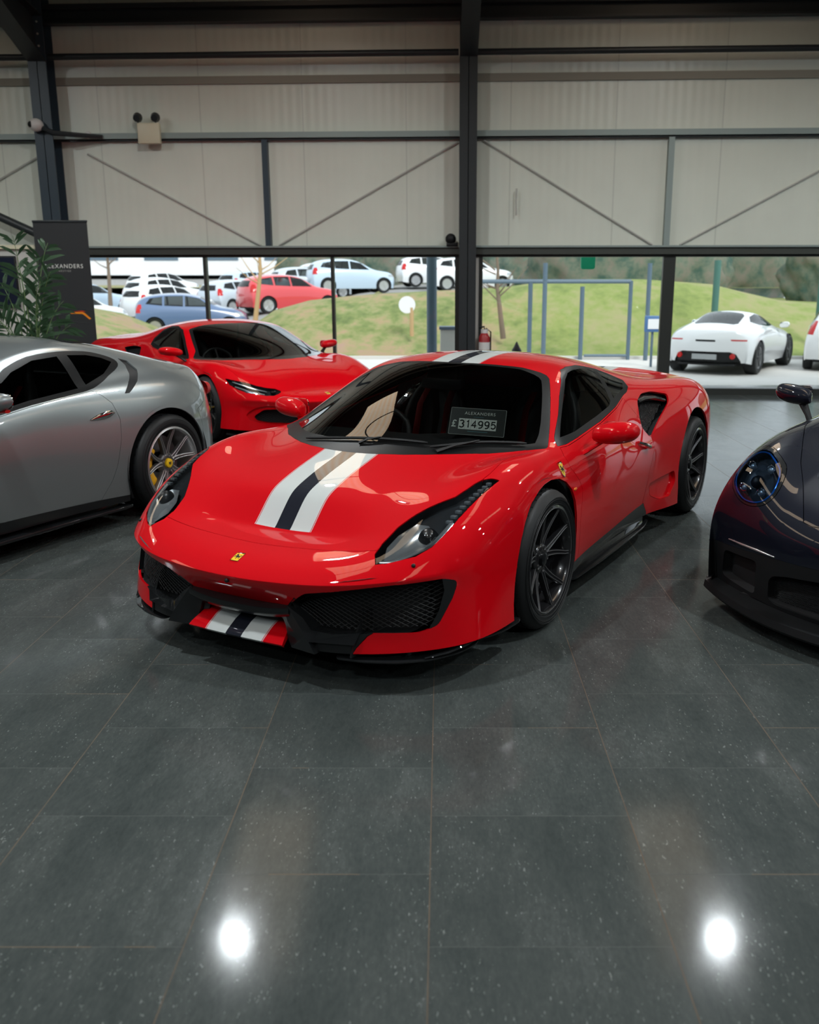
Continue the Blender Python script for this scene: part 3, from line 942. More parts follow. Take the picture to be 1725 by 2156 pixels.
# ------------------------------------------------------------------ hero: red sports car
def mid7(r):
    a, b = r[6], r[7]
    p = tuple((a[k]+b[k])/2 for k in range(3))
    return r[:7] + [p] + r[7:]
PX = [0, .14, .30, .46, .60, .72, .82, .89, .935, .955, .957, .95]
def frow(y, z, x=None):
    x = x or PX
    return mid7([(x[i], y[i], z[i]) for i in range(12)])
PISTA = [
 frow([1.0,1.03,1.12,1.11,1.065,1.0,.92,.825,.70,.52,.32,.15], [.165,.165,.165,.17,.175,.18,.185,.19,.19]+[.18,.17,.16], [0,.14,.30,.46,.60,.72,.82,.905,.955,.965,.957,.95]),
 frow([1.07,1.07,1.09,1.085,1.045,.98,.90,.80,.67,.51,.31,.13], [.31,.31,.31,.31,.31,.31,.31,.31,.31,.28,.22,.16], [0,.14,.30,.46,.60,.72,.82,.89,.94,.955,.957,.95]),
 frow([1.175,1.17,1.155,1.12,1.06,.975,.875,.775,.655,.50,.305,.12], [.40,.40,.405,.41,.415,.42,.425,.425,.42,.40,.28,.16], [0,.14,.30,.46,.60,.72,.81,.88,.93,.95,.955,.95]),
 frow([1.205,1.20,1.185,1.15,1.09,1.01,.90,.79,.66,.49,.30,.10], [.455,.455,.46,.465,.475,.485,.49,.49,.49,.48,.36,.16], [0,.14,.30,.46,.60,.72,.815,.885,.93,.95,.955,.95]),
 frow([1.12,1.118,1.105,1.07,1.02,.945,.85,.74,.61,.445,.27,.08], [.514,.515,.52,.525,.537,.553,.572,.585,.59,.57,.43,.16], [0,.14,.30,.46,.60,.71,.80,.87,.925,.95,.957,.95]),
 frow([.95,.95,.945,.94,.91,.85,.76,.65,.51,.36,.20,.06], [.546,.547,.55,.557,.58,.61,.645,.672,.68,.655,.50,.16], [0,.14,.30,.46,.60,.70,.785,.855,.912,.948,.957,.95]),
 frow([.815,.816,.825,.84,.81,.74,.64,.53,.39,.26,.14,.04], [.552,.554,.562,.585,.635,.675,.708,.725,.722,.68,.50,.16], [0,.14,.30,.46,.60,.70,.78,.845,.90,.943,.957,.95]),
 frow([.68,.68,.675,.665,.645,.585,.50,.40,.27,.15,.07,.01], [.70,.70,.695,.70,.72,.748,.77,.783,.768,.71,.50,.16], [0,.14,.28,.43,.57,.68,.765,.835,.892,.937,.957,.95]),
 frow([.50,.50,.49,.47,.44,.38,.29,.19,.10,.03,-.02,-.03], [.765,.765,.76,.757,.765,.79,.822,.832,.805,.735,.50,.16], [0,.14,.28,.42,.55,.66,.745,.815,.878,.928,.955,.95]),
 frow([.29,.285,.26,.22,.15,.07,0,-.06,-.10,-.13,-.15,-.16], [.815,.815,.812,.805,.80,.81,.83,.828,.80,.735,.50,.16], [0,.16,.30,.44,.56,.66,.745,.815,.878,.928,.957,.945]),
 [(0,.12,.868),(.17,.11,.867),(.33,.06,.858),(.47,-.02,.845),(.60,-.12,.828),(.72,-.23,.812),(.79,-.285,.806),(.825,-.30,.810),(.85,-.31,.806),(.90,-.31,.765),(.935,-.33,.65),(.948,-.34,.40),(.93,-.35,.17)],
 [(0,-.10,.965),(.165,-.11,.963),(.32,-.15,.952),(.46,-.22,.935),(.585,-.32,.91),(.70,-.42,.895),(.76,-.455,.893),(.805,-.46,.858),(.85,-.46,.822),(.905,-.47,.775),(.938,-.49,.64),(.94,-.5,.40),(.91,-.5,.17)],
 [(0,-.40,1.075),(.16,-.41,1.073),(.31,-.44,1.062),(.45,-.50,1.042),(.56,-.58,1.02),(.645,-.64,1.012),(.70,-.67,1.003),(.775,-.68,.92),(.85,-.68,.828),(.915,-.69,.775),(.943,-.7,.62),(.938,-.7,.40),(.90,-.7,.17)],
 [(0,-.80,1.178),(.155,-.80,1.177),(.30,-.82,1.168),(.42,-.84,1.155),(.51,-.87,1.138),(.575,-.885,1.135),(.635,-.905,1.118),(.735,-.92,.98),(.845,-.92,.845),(.918,-.92,.775),(.945,-.92,.61),(.938,-.92,.40),(.895,-.92,.17)],
 [(0,-1.12,1.213),(.155,-1.12,1.212),(.30,-1.12,1.203),(.42,-1.12,1.19),(.51,-1.13,1.175),(.57,-1.15,1.162),(.62,-1.17,1.14),(.735,-1.18,1.01),(.835,-1.18,.885),(.905,-1.18,.80),(.944,-1.18,.62),(.935,-1.18,.40),(.888,-1.18,.17)],
 [(0,-1.45,1.20),(.155,-1.45,1.198),(.30,-1.45,1.188),(.42,-1.45,1.172),(.51,-1.45,1.152),(.575,-1.45,1.132),(.63,-1.45,1.105),(.72,-1.45,1.02),(.80,-1.45,.94),(.865,-1.45,.83),(.94,-1.45,.63),(.93,-1.45,.42),(.888,-1.45,.18)],
 [(0,-1.75,1.155),(.155,-1.75,1.153),(.30,-1.75,1.143),(.42,-1.75,1.127),(.52,-1.75,1.103),(.60,-1.75,1.07),(.665,-1.75,1.04),(.725,-1.75,1.0),(.785,-1.75,.955),(.86,-1.75,.84),(.935,-1.75,.66),(.925,-1.75,.42),(.90,-1.75,.18)],
 [(0,-2.05,1.09),(.155,-2.05,1.088),(.30,-2.05,1.08),(.42,-2.05,1.062),(.53,-2.05,1.04),(.62,-2.05,1.015),(.695,-2.05,.995),(.755,-2.05,.97),(.82,-2.05,.93),(.90,-2.05,.84),(.958,-2.05,.68),(.95,-2.05,.42),(.965,-2.05,.16)],
 [(0,-2.4,1.02),(.155,-2.4,1.018),(.30,-2.4,1.01),(.42,-2.4,.995),(.54,-2.4,.975),(.64,-2.4,.965),(.725,-2.4,.965),(.795,-2.4,.95),(.865,-2.4,.915),(.937,-2.4,.83),(.985,-2.4,.68),(.99,-2.4,.42),(.985,-2.4,.15)],
 [(0,-2.75,.965),(.155,-2.75,.963),(.30,-2.75,.955),(.42,-2.75,.945),(.55,-2.75,.935),(.66,-2.75,.942),(.75,-2.75,.95),(.825,-2.75,.94),(.89,-2.75,.90),(.95,-2.75,.82),(.987,-2.75,.67),(.985,-2.75,.42),(.98,-2.75,.15)],
 [(0,-3.05,.935),(.155,-3.05,.933),(.30,-3.05,.93),(.42,-3.05,.925),(.55,-3.05,.918),(.66,-3.05,.925),(.75,-3.05,.93),(.83,-3.05,.915),(.895,-3.05,.87),(.945,-3.05,.79),(.97,-3.05,.64),(.965,-3.05,.42),(.955,-3.05,.18)],
 [(0,-3.33,.95),(.155,-3.33,.95),(.30,-3.33,.945),(.42,-3.32,.935),(.55,-3.31,.92),(.66,-3.29,.905),(.75,-3.27,.885),(.82,-3.25,.855),(.875,-3.24,.81),(.91,-3.23,.74),(.925,-3.23,.62),(.92,-3.23,.42),(.90,-3.23,.2)],
 [(0,-3.42,.92),(.155,-3.42,.92),(.30,-3.42,.91),(.42,-3.41,.90),(.55,-3.40,.885),(.66,-3.38,.865),(.745,-3.36,.845),(.80,-3.34,.81),(.85,-3.33,.76),(.875,-3.32,.70),(.89,-3.31,.60),(.89,-3.30,.42),(.87,-3.30,.2)],
 [(0,-3.36,.55),(.155,-3.36,.55),(.30,-3.36,.55),(.42,-3.35,.55),(.55,-3.34,.55),(.66,-3.33,.55),(.745,-3.32,.55),(.79,-3.31,.55),(.82,-3.30,.53),(.84,-3.29,.50),(.85,-3.29,.45),(.85,-3.28,.36),(.84,-3.28,.22)],
 [(0,-3.25,.2),(.155,-3.25,.2),(.30,-3.25,.2),(.42,-3.25,.2),(.55,-3.25,.2),(.66,-3.25,.2),(.745,-3.25,.2),(.79,-3.25,.2),(.81,-3.25,.2),(.82,-3.25,.2),(.825,-3.25,.2),(.83,-3.25,.2),(.83,-3.25,.2)],
]
PCREASE = (('row', 3, 0, 7, .55), ('row', 6, 0, 3, .5), ('row', 7, 0, 3, .35), ('col', 10, 14, 17, .35), ('row', 21, 0, 8, .6))
def stripe_paint(name, base, ymin=None, roof=False):
    m = base.copy(); m.name = name
    k = NT(m)
    _, x, y, z = k.coords()
    ax = k.math('ABSOLUTE', x)
    white = k.math('MULTIPLY', k.math('GREATER_THAN', ax, .042), k.math('LESS_THAN', ax, .150))
    line = k.math('MULTIPLY', k.math('GREATER_THAN', ax, .1535), k.math('LESS_THAN', ax, .1565))
    white = k.math('MAXIMUM', white, line)
    dark = k.math('LESS_THAN', ax, .0421)
    if ymin is not None:
        on = k.math('LESS_THAN', y, ymin)
        white = k.math('MULTIPLY', white, on); dark = k.math('MULTIPLY', dark, on)
    c = tuple(k.b.inputs['Base Color'].default_value)[:3]
    col = k.mix(dark, k.mix(white, c, (.56, .59, .58)), (.012, .014, .022))
    k.l(col, k.b.inputs['Base Color'])
    return m
M['red_hood'] = stripe_paint('red_paint_with_stripes', M['red'], .812)
M['lamp_black'] = pm('lamp_black', (.01, .011, .012), .3, spec=.4)
M['led_glass'] = pm('led_glass', (.30, .34, .36), .15, .5)
M['red_roof'] = stripe_paint('red_paint_with_roof_stripes', M['red'], -.5)
M['red_stripe'] = stripe_paint('red_plate_with_stripes', M['red'])

HORSE = [(-.05,-.5),(.02,-.5),(.0,-.38),(.06,-.22),(.16,-.12),(.3,-.1),(.24,-.26),(.32,-.4),(.38,-.36),(.34,-.26),(.4,-.08),(.34,.06),(.42,.2),(.5,.1),(.52,.26),(.4,.34),(.3,.2),(.16,.14),(.04,.2),(-.02,.34),(-.1,.46),(-.16,.5),(-.3,.4),(-.38,.3),(-.34,.24),(-.22,.28),(-.2,.14),(-.3,.1),(-.42,.16),(-.5,.1),(-.4,.02),(-.24,.0),(-.3,-.1),(-.44,-.1),(-.46,-.18),(-.3,-.2),(-.16,-.08),(-.06,-.12),(-.1,-.3)]
def badge(parent, loc, rot, w, h, kind='rect', name='badge'):
    """small enamel badge: chrome frame, yellow field, black rearing horse"""
    if kind == 'rect': out = [(-w/2,-h/2),(w/2,-h/2),(w/2,h/2),(-w/2,h/2)]
    elif kind == 'round': out = [(w/2*math.cos(2*PI*i/24), w/2*math.sin(2*PI*i/24)) for i in range(24)]
    else: out = [(0,-h/2),(w*.3,-h*.3),(w*.46,0),(w*.5,h*.5),(-w*.5,h*.5),(-w*.46,0),(-w*.3,-h*.3)]
    bm = bmesh.new(); prism(bm, out, -.002, .0015)
    b = obj(name, bm, 'chrome' if kind != 'round' else 'black', parent)
    b.location = loc; b.rotation_euler = rot
    bm = bmesh.new(); prism(bm, [(x*.88, y*.88) for x, y in out], .001, .0022)
    obj('field', bm, 'yellow', b)
    bm = bmesh.new(); prism(bm, [(x*h*.58, y*h*.58) for x, y in HORSE], .0018, .0028)
    obj('horse', bm, 'matt_black', b)
    if kind != 'round':
        for k, mt in ((-1, 'red'), (0, 'white'), (1, 'black')):
            bm = bmesh.new(); prism(bm, [(w*.29*k-w*.145, h*.37), (w*.29*k+w*.145, h*.37), (w*.29*k+w*.145, h*.43), (w*.29*k-w*.145, h*.43)], .0018, .0026)
            obj('colour_bar', bm, mt, b)
    return b

def face_rot(n, up=Vector((0, 0, 1))):
    """euler that turns local z to n with local y as near as possible to up"""
    z = Vector(n).normalized(); x = up.cross(z).normalized(); y = z.cross(x)
    return Matrix((x, y, z)).transposed().to_euler()

def wires(name, sh, poly, view, pitch, depth, r, mat, parent, side=1, aspect=.6, off=(0, 0)):
    """diamond wire mesh following the body surface behind an opening"""
    a, b, c = sh.AX[view]
    xs = [p[0] for p in poly]; ys = [p[1] for p in poly]
    x0, x1, y0, y1 = min(xs), max(xs), min(ys), max(ys)
    bm = bmesh.new()
    cache = {}
    def P(u, v):
        kw = {'xyz'[a]: u, 'xyz'[b]: v}
        p, n = sh.on(**kw)
        p = p.copy()
        p[c] -= depth
        p[a] = u; p[b] = v
        p.x *= side
        return p
    slope = aspect
    H = y1 - y0
    n = int((x1 - x0 + H / slope) / pitch) + 2
    for fam in (1, -1):
        for i in range(n):
            s0 = x0 - (H / slope if fam > 0 else 0) + i * pitch
            run = []
            steps = 14
            for k in range(steps + 1):
                v = y0 + H * k / steps
                u = s0 + fam * (v - y0) / slope
                if inpoly(u, v, poly): run.append(P(u, v))
                else:
                    if len(run) > 1: tube(bm, run, r, 4, cap=False)
                    run = []
            if len(run) > 1: tube(bm, run, r, 4, cap=False)
    return obj(name, bm, mat, parent, 60)

def arch_poly(cy, cz, r, n=28, floor=-.02, a0=-12, back=0):
    pts = [(cy + r*math.cos(R(a0 + (180 - 2*a0)*k/n)), cz + r*math.sin(R(a0 + (180 - 2*a0)*k/n))) for k in range(n+1)]
    return pts + [(pts[-1][0] - back, floor), (pts[0][0], floor)]

def liner(parent, cy, cz, r, x0, x1, side):
    bm = bmesh.new()
    A = []; B = []
    for k in range(25):
        a = R(-25 + 230*k/24)
        A.append(bm.verts.new((side*x0, cy + r*math.cos(a), cz + r*math.sin(a))))
        B.append(bm.verts.new((side*x1, cy + r*math.cos(a), cz + r*math.sin(a))))
    for k in range(24): bm.faces.new((A[k], A[k+1], B[k+1], B[k]))
    bm.faces.new(A)
    return obj('wheel_arch_liner', bm, 'matt_black', parent, 40)

def bucket_seat(parent, x, y, mat='leather', scale=1, belt=True, rake=18):
    """sports seat with bolsters; parts of the car"""
    s = bpy.data.objects.new('seat', None); COL.objects.link(s); s.parent = parent
    s.location = (x, y, .26); s.rotation_euler = (0, 0, 0)
    bm = bmesh.new()
    rings = []
    for t, w, d, by in [(0,.20,.05,.02),(.08,.245,.08,.07),(.35,.25,.09,.08),(.55,.255,.09,.09),(.68,.20,.07,.06),(.74,.13,.06,.03),(.86,.125,.06,.03),(.90,.09,.04,.02)]:
        cy = -math.tan(R(rake))*t
        rings.append([(-w, cy+by, t), (-w*.72, cy+by*.9, t), (-w*.55, cy-.005, t), (0, cy-.02, t), (w*.55, cy-.005, t), (w*.72, cy+by*.9, t), (w, cy+by, t), (w*.92, cy-d, t), (0, cy-d-.03, t), (-w*.92, cy-d, t)])
    loft(bm, rings); bm = subsurf(bm, 1)
    obj('backrest', bm, mat, s, 60)
    bm = bmesh.new()
    rings = []
    for yy, w, z in [(-.02,.20,.10),(.05,.24,.10),(.30,.25,.13),(.46,.245,.15),(.52,.22,.12)]:
        rings.append([(-w, yy, z+.05), (-w*.7, yy, z+.045), (-w*.5, yy, z), (0, yy, z-.005), (w*.5, yy, z), (w*.7, yy, z+.045), (w, yy, z+.05), (w*.9, yy, z-.12), (0, yy, z-.14), (-w*.9, yy, z-.12)])
    loft(bm, rings); bm = subsurf(bm, 1)
    obj('cushion', bm, mat, s, 60)
    if belt:
        bm = bmesh.new()
        for sx in (-1, 1):
            tube(bm, [(sx*.09, -.20, .70), (sx*.10, -.10, .60), (sx*.10, -.03, .40), (sx*.06, .05, .18)], .022, 6, flat=.15)
        obj('belt', bm, 'red_cloth', s, 50)
    s.scale = (scale,)*3
    return s

def steering(parent, x, y, z, mat='leather'):
    s = bpy.data.objects.new('steering_wheel', None); COL.objects.link(s); s.parent = parent
    s.location = (x, y, z); s.rotation_euler = (R(-68), 0, 0)
    bm = bmesh.new()
    tube(bm, [(.18*math.cos(2*PI*k/32), (.165 if math.sin(2*PI*k/32) < -.6 else .18)*math.sin(2*PI*k/32), 0) for k in range(32)], .016, 8, closed=True)
    for a in (0, 180, 270):
        tube(bm, [(.05*math.cos(R(a)), .05*math.sin(R(a)), .02), (.175*math.cos(R(a)), .165*math.sin(R(a)), 0)], .014, 6)
    obj('rim', bm, mat, s, 60)
    bm = bmesh.new(); lathe(bm, [(.0, .001), (.0, .055), (.03, .06), (.04, .05), (.045, .001)], 24, 'Z')
    obj('airbag_cover', bm, mat, s, 40)
    return s

def mirror_head(name, parent, side, loc, mat, sz=(.125, .075, .055), rz=0):
    """door mirror: shell, glass, and stalk to the door"""
    m = bpy.data.objects.new(name, None); COL.objects.link(m); m.parent = parent
    m.location = loc
    bm = bmesh.new()
    a, b, c = sz
    rings = []
    for t, k, dy in [(-1, .50, .02), (-.85, .78, .01), (-.4, .98, 0), (.2, 1.0, 0), (.7, .85, -.01), (.93, .55, -.02), (1.0, .2, -.03)]:
        ring = []
        for q in range(12):
            an = 2*PI*q/12
            yy = math.cos(an)*b*k; zz = math.sin(an)*c*k
            if yy < 0: yy *= .55
            ring.append((side*t*a, yy + dy, zz + .012*t))
        rings.append(ring)
    loft(bm, rings); bm = subsurf(bm, 1)
    obj('mirror_shell', bm, mat, m, 60)
    bm = bmesh.new()
    prism(bm, rounded([(side*-.85*a, -.8*c), (side*.85*a, -.6*c), (side*.85*a, .75*c), (side*-.85*a, .8*c)], .03), -b*.60, -b*.52, 'Y')
    obj('mirror_glass', bm, 'chrome', m, 40)
    return m

SIDE_ONLY = lambda c, n: c.x > .55
def build_pista():
    root = thing('sports_car', 'bright red coupe in the centre with white and black stripes down its bonnet', 'car', (-.3161, 4.7047, 0), PI - .5041)
    # local +y is forward, +x is the car's left in the section data, so mirror x when placing
    sh = Shell(PISTA, 3, PCREASE)
    sidef = lambda c, n: c.x > .55
    # wheel arches
    A1 = [(.428,.14),(.426,.237),(.408,.345),(.382,.444),(.350,.522),(.306,.589),(.262,.628),(.214,.658),(.109,.694),(.036,.709),(-.05,.714),(-.155,.701),(-.235,.670),(-.300,.620),(-.340,.556),(-.360,.48),(-.364,.40),(-.360,.31),(-.352,.233),(-.350,.14)]
    sh.cut([(.43,-.02)] + A1 + [(-.35,-.02)], 'side', 7, sidef)
    sh.cut(arch_poly(-2.605, .352, .408), 'side', 7, sidef)
    # dark sill strip
    sh.cut([(-.30,.05),(-.30,.222),(-1.0,.242),(-1.62,.272),(-1.70,.20),(-1.75,.05)], 'side', 12, sidef)
    # front openings, seen from the front (x, z)
    G = rounded([(.30,.372),(.365,.418),(.485,.438),(.66,.465),(.835,.474),(.872,.455),(.862,.385),(.832,.284),(.775,.262),(.62,.262),(.44,.245),(.35,.25),(.285,.30),(.265,.34)], .018)
    ff = lambda c, n: c.y > .35 and c.z < .6
    sh.cut(G, 'front', 8, ff)
    sh.cut(rounded([(-.05,.282),(.17,.278),(.20,.262),(.235,.14),(-.05,.14)], [0,.02,.03,0,0]), 'front', 14, ff)
    sh.cut([(-.05,.318),(.21,.314),(.25,.335),(.31,.39),(.36,.34),(.45,.25),(.60,.27),(.62,.262),(.60,.25),(.56,.20),(.52,.12),(.18,.12),(.10,.2),(-.05,.25)], 'front', 13, ff)
    # headlamp (top view)
    HL = [(.612,1.0),(.578,.95),(.572,.888),(.59,.795),(.622,.735),(.662,.673),(.70,.625),(.741,.572),(.762,.50),(.772,.445),(.785,.405),(.812,.372),(.842,.352),(.837,.42),(.828,.50),(.818,.60),(.809,.68),(.797,.76),(.776,.835),(.738,.90),(.685,.95),(.648,.98)]
    tf = lambda c, n: c.z > .45 and n.z > .1
    sh.cut(HL, 'top', 2, tf)
    # bonnet
    hood = [(-.05,.985),(.02,.985),(.14,.978),(.375,.958),(.50,.943),(.574,.930)] + [(x+.0, y) for x, y in HL[2:11]] + [(.789,.33),(.783,.263),(.752,.075),(.737,-.10),(.733,-.19),(.69,-.13),(.60,-.02),(.545,.03),(.46,.105),(.37,.172),(.27,.225),(.158,.262),(.08,.274),(-.05,.280)]
    sh.cut(hood, 'top', 1, tf)
    # windscreen with its dark border
    ws = [(-.05,.280),(.08,.274),(.158,.262),(.27,.225),(.37,.172),(.46,.105),(.545,.03),(.60,-.02),(.69,-.13),(.77,-.225),(.800,-.262),(.800,-.29),(.766,-.386),(.728,-.488),(.686,-.59),(.64,-.697),(.597,-.790),(.575,-.832),(.548,-.858),(.51,-.870),(.40,-.865),(.30,-.84),(.166,-.815),(.08,-.806),(-.05,-.802)]
    hf = lambda c, n: c.z > .72 and c.y > -1.2
    sh.cut(ws, 'top', 3, hf)
    gl = [(-.05,.16),(.10,.155),(.25,.12),(.38,.06),(.50,-.03),(.61,-.145),(.715,-.262),(.733,-.290),(.719,-.367),(.691,-.455),(.651,-.559),(.606,-.667),(.568,-.750),(.55,-.785),(.525,-.808),(.495,-.820),(.40,-.833),(.30,-.808),(.166,-.785),(-.05,-.775)]
    sh.cut(gl, 'top', 4, hf, only=(3,))
    # side windows (y, z)
    SW = [(-.352,.822),(-.40,.852),(-.588,.945),(-.74,1.03),(-.90,1.108),(-.985,1.138),(-1.075,1.148),(-1.22,1.147),(-1.455,1.110),(-1.60,1.068),(-1.735,1.018),(-1.70,.985),(-1.60,.962),(-1.50,.952),(-1.29,.914),(-.96,.868),(-.61,.836),(-.43,.822)]
    wf = lambda c, n: c.x > .45 and c.z > .78
    sh.cut(SW, 'side', 5, wf)
    G1 = [(-.44,.852),(-.60,.937),(-.75,1.015),(-.91,1.094),(-1.0,1.122),(-1.08,1.130),(-1.22,1.129),(-1.385,1.106),(-1.265,.945),(-1.20,.925),(-.96,.895),(-.61,.860)]
    G2 = [(-1.44,1.094),(-1.59,1.05),(-1.685,1.012),(-1.60,.985),(-1.49,.972),(-1.335,.953)]
    for g in (G1, G2): sh.cut(g, 'side', 6, wf, only=(5,))
    # flank intake
    IN = rounded([(-1.665,.900),(-1.80,.932),(-1.975,.930),(-2.19,.893),(-2.145,.855),(-1.90,.772),(-1.69,.692),(-1.625,.700),(-1.56,.755),(-1.575,.810)], .03)
    sh.cut(IN, 'side', 9, lambda c, n: c.x > .6 and c.z > .6)
    # door
    D = [(-.352,.815),(-.315,.785),(-.325,.725),(-.41,.648),(-.445,.595),(-.42,.43),(-.44,.226),(-1.0,.243),(-1.594,.271),(-1.615,.35),(-1.65,.47),(-1.705,.612),(-1.66,.69)]
    D += [(-1.625,.700),(-1.56,.755),(-1.575,.810),(-1.52,.86),(-1.47,.94),(-1.29,.906),(-.96,.860),(-.61,.828),(-.43,.814)]
    sh.cut(D, 'side', 10, sidef)
    SC_ = rounded([(-1.67,.385),(-2.12,.398),(-2.15,.33),(-2.05,.235),(-1.88,.245),(-1.72,.30)], .03)
    sh.cut(SC_, 'side', 17, SIDE_ONLY)
    body = shell_obj('body', sh.part(0, 'both', .0016, .012), M['red_roof'], root)
    shell_obj('bonnet', sh.part(1, 'both', .0016, .014), M['red_hood'], root)
    shell_obj('windscreen_surround', sh.part(3, 'both', .0, .008), 'window_trim', root)
    shell_obj('windscreen', sh.part(4, 'both'), 'car_glass', root)
    shell_obj('front_bumper_blade', sh.part(13, 'both', .001, .02), 'carbon', root)
    for sd, mr in ((1, None), (-1, 'flip')):
        shell_obj('side_window_frame', sh.part(5, mr, 0, .01), 'window_trim', root)
        shell_obj('side_window', sh.part(6, mr), 'car_glass', root)
        d = shell_obj('door', sh.part(10, mr, .0016, .014), 'red', root)
        shell_obj('side_scoop', sh.part(17, mr, 0, -.022, drop=.022, rdir=(sd, 0, 0)), 'red', root)
        # handle
        bm = bmesh.new()
        p, n = sh.on(y=-1.50, z=.655)
        tube(bm, [(sd*(.925), -1.40, .692), (sd*(.950), -1.45, .676), (sd*(.957), -1.52, .652), (sd*(.945), -1.575, .632)], [.010, .013, .016, .010], 8, flat=.8)
        obj('door_handle', bm, 'chrome', d)
        shell_obj('sill_panel', sh.part(12, mr, 0, .02), 'carbon', root)
        # headlamp
        hl = shell_obj('headlamp', sh.part(2, mr, .002, 0, drop=.001), 'lens', root)
        bmh = sh.part(2, mr, .002, -.035, drop=.038)
        shell_obj('lamp_housing', bmh, 'lamp_dark', hl)
        # reflector bowl and projector
        def hp(x, y, d):
            q, nn = sh.on(x=x, y=y); q = q - nn*d; return Vector((q.x*sd, q.y, q.z))
        bm = bmesh.new()
        ring = [(.63,.97),(.60,.90),(.612,.83),(.66,.76),(.715,.755),(.765,.79),(.765,.83),(.72,.90),(.67,.945)]
        top = [bm.verts.new(hp(x, y, .010)) for x, y in ring]; low = [bm.verts.new(hp(.685+(x-.685)*.75, .85+(y-.85)*.75, .030)) for x, y in ring]
        for q in range(len(ring)): bm.faces.new((top[q], top[(q+1) % 9], low[(q+1) % 9], low[q]))
        bm.faces.new(low)
        obj('reflector', bm, 'lens_grey', hl, 50)
        bm = bmesh.new(); bmesh.ops.create_uvsphere(bm, u_segments=24, v_segments=16, radius=.044)
        pr = obj('projector', bm, 'lamp_black', hl, 60); pr.location = hp(.732, .790, .040)
        bm = bmesh.new(); bmesh.ops.create_uvsphere(bm, u_segments=24, v_segments=16, radius=.024)
        pr = obj('projector_lens', bm, 'black_gloss', hl, 60); pr.location = hp(.740, .802, .020)
        bm = bmesh.new()
        tube(bm, crspline([hp(.615,.975,.012), hp(.665,.955,.010), hp(.725,.895,.010), hp(.765,.835,.010), hp(.785,.765,.010), hp(.795,.70,.010)], 4), .011, 6, flat=.5)
        obj('light_guide', bm, 'lens_grey', hl, 60)
        for q in range(10):
            t = q/9
            bm = bmesh.new()
            cc = hp(.783 + .034*t, .70 - .30*t, .012)
            box(bm, -.013 + .003*t, .013 - .003*t, -.011, .011, -.008, .006, Matrix.Translation(cc), .003)
            obj('led_cell', bm, 'led_glass', hl)
        # grille openings
        gs = shell_obj('grille_surround', sh.part(8, mr, 0, -.085, drop=.085, rdir=(0, 1, 0)), 'black', root)
        wires('grille_mesh', sh, G, 'front', .030, .035, .0016, 'black', gs, sd, .62)
        bm = bmesh.new()
        st = [(.835,.474),(.872,.455),(.862,.385),(.832,.284),(.805,.272),(.828,.34),(.838,.42)]
        va = []; vb = []
        for x, z in st:
            q, _ = sh.on(x=x, z=z); va.append(bm.verts.new((q.x*sd, q.y - .002, q.z))); vb.append(bm.verts.new((q.x*sd, q.y - .05, q.z)))
        bm.faces.new(va); bm.faces.new(vb[::-1])
        for q in range(len(st)): bm.faces.new((va[q], vb[q], vb[(q+1) % 7], va[(q+1) % 7]))
        obj('air_blade', bm, 'carbon', root, 30)
        # vertical winglet in the grille
        bm = bmesh.new()
        wl = [(1.06,.16),(1.115,.16),(1.10,.23),(1.03,.335),(.985,.342),(.99,.25)]
        vs = prism(bm, wl, -.004, .004, 'X')
        mt = Matrix.Translation((sd*.535, 0, 0)) @ Matrix.Rotation(sd*R(12), 4, 'Z')
        bmesh.ops.transform(bm, matrix=mt, verts=bm.verts)
        bmesh.ops.translate(bm, verts=bm.verts, vec=(sd*.24, 0, 0))
        obj('winglet', bm, 'carbon', root, 30)
        # splitter blades
        for pl, z0, z1 in (([(.47,1.10),(.60,1.075),(.72,1.02),(.82,.93),(.885,.81),(.905,.70),(.895,.63),(.83,.62),(.75,.85),(.55,.98),(.45,1.0)], .142, .150), ([(.86,.68),(.925,.60),(.955,.50),(.962,.37),(.95,.335),(.90,.34),(.84,.62)], .150, .160)):
            bm = bmesh.new(); prism(bm, [(sd*x, y) for x, y in rounded(pl, .03)], z0, z1, bevel=.0025)
            obj('splitter_blade', bm, 'carbon', root)
        bm = bmesh.new()
        tube(bm, [(sd*.80,.94,.155),(sd*.86,.86,.165),(sd*.90,.78,.178),(sd*.905,.70,.17)], [.004,.012,.012,.003], 8, flat=.6)
        obj('splitter_edge', bm, 'carbon', root)
        # side skirt
        bm = bmesh.new()
        sk = [(.80,-.36),(.925,-.40),(.935,-.8),(.935,-1.3),(.925,-1.62),(.895,-1.80),(.80,-1.84)]
        prism(bm, [(sd*x, y) for x, y in rounded(sk, .05)], .115, .128, bevel=.003)
        prism(bm, [(sd*x, y) for x, y in [(.80,-.38),(.885,-.38),(.885,-1.70),(.80,-1.70)]], .128, .23)
        obj('side_skirt', bm, 'carbon', root)
        # flank intake
        ib = shell_obj('intake_duct', sh.part(9, mr, 0, -.07, drop=.07, rdir=(sd, 0, 0)), 'black_gloss', root)
        wires('intake_mesh', sh, [(a, b) for a, b in IN], 'side', .026, .040, .0022, 'black', ib, sd, .5)
        bm = bmesh.new()
        tube(bm, [(sd*(sh.on(y=yy, z=zz)[0].x - .015), yy, zz) for yy, zz in ((-1.69,.895),(-1.80,.900),(-1.95,.892),(-2.10,.862))], [.02,.026,.026,.018], 8, flat=.7)
        obj('intake_lip', bm, 'black_gloss', ib)
        # mirrors
        mm = mirror_head('door_mirror', root, sd, (sd*1.045, -.62, .868), 'red', (.112, .09, .062))
        bm = bmesh.new()
        tube(bm, [(sd*-.175,.11,-.115), (sd*-.155,.07,-.105), (sd*-.11,.03,-.075), (sd*-.05,.0,-.035), (sd*.02,0,-.01)], [.028,.026,.024,.024,.03], 10, flat=.45)
        obj('mirror_stalk', bm, 'red', mm)
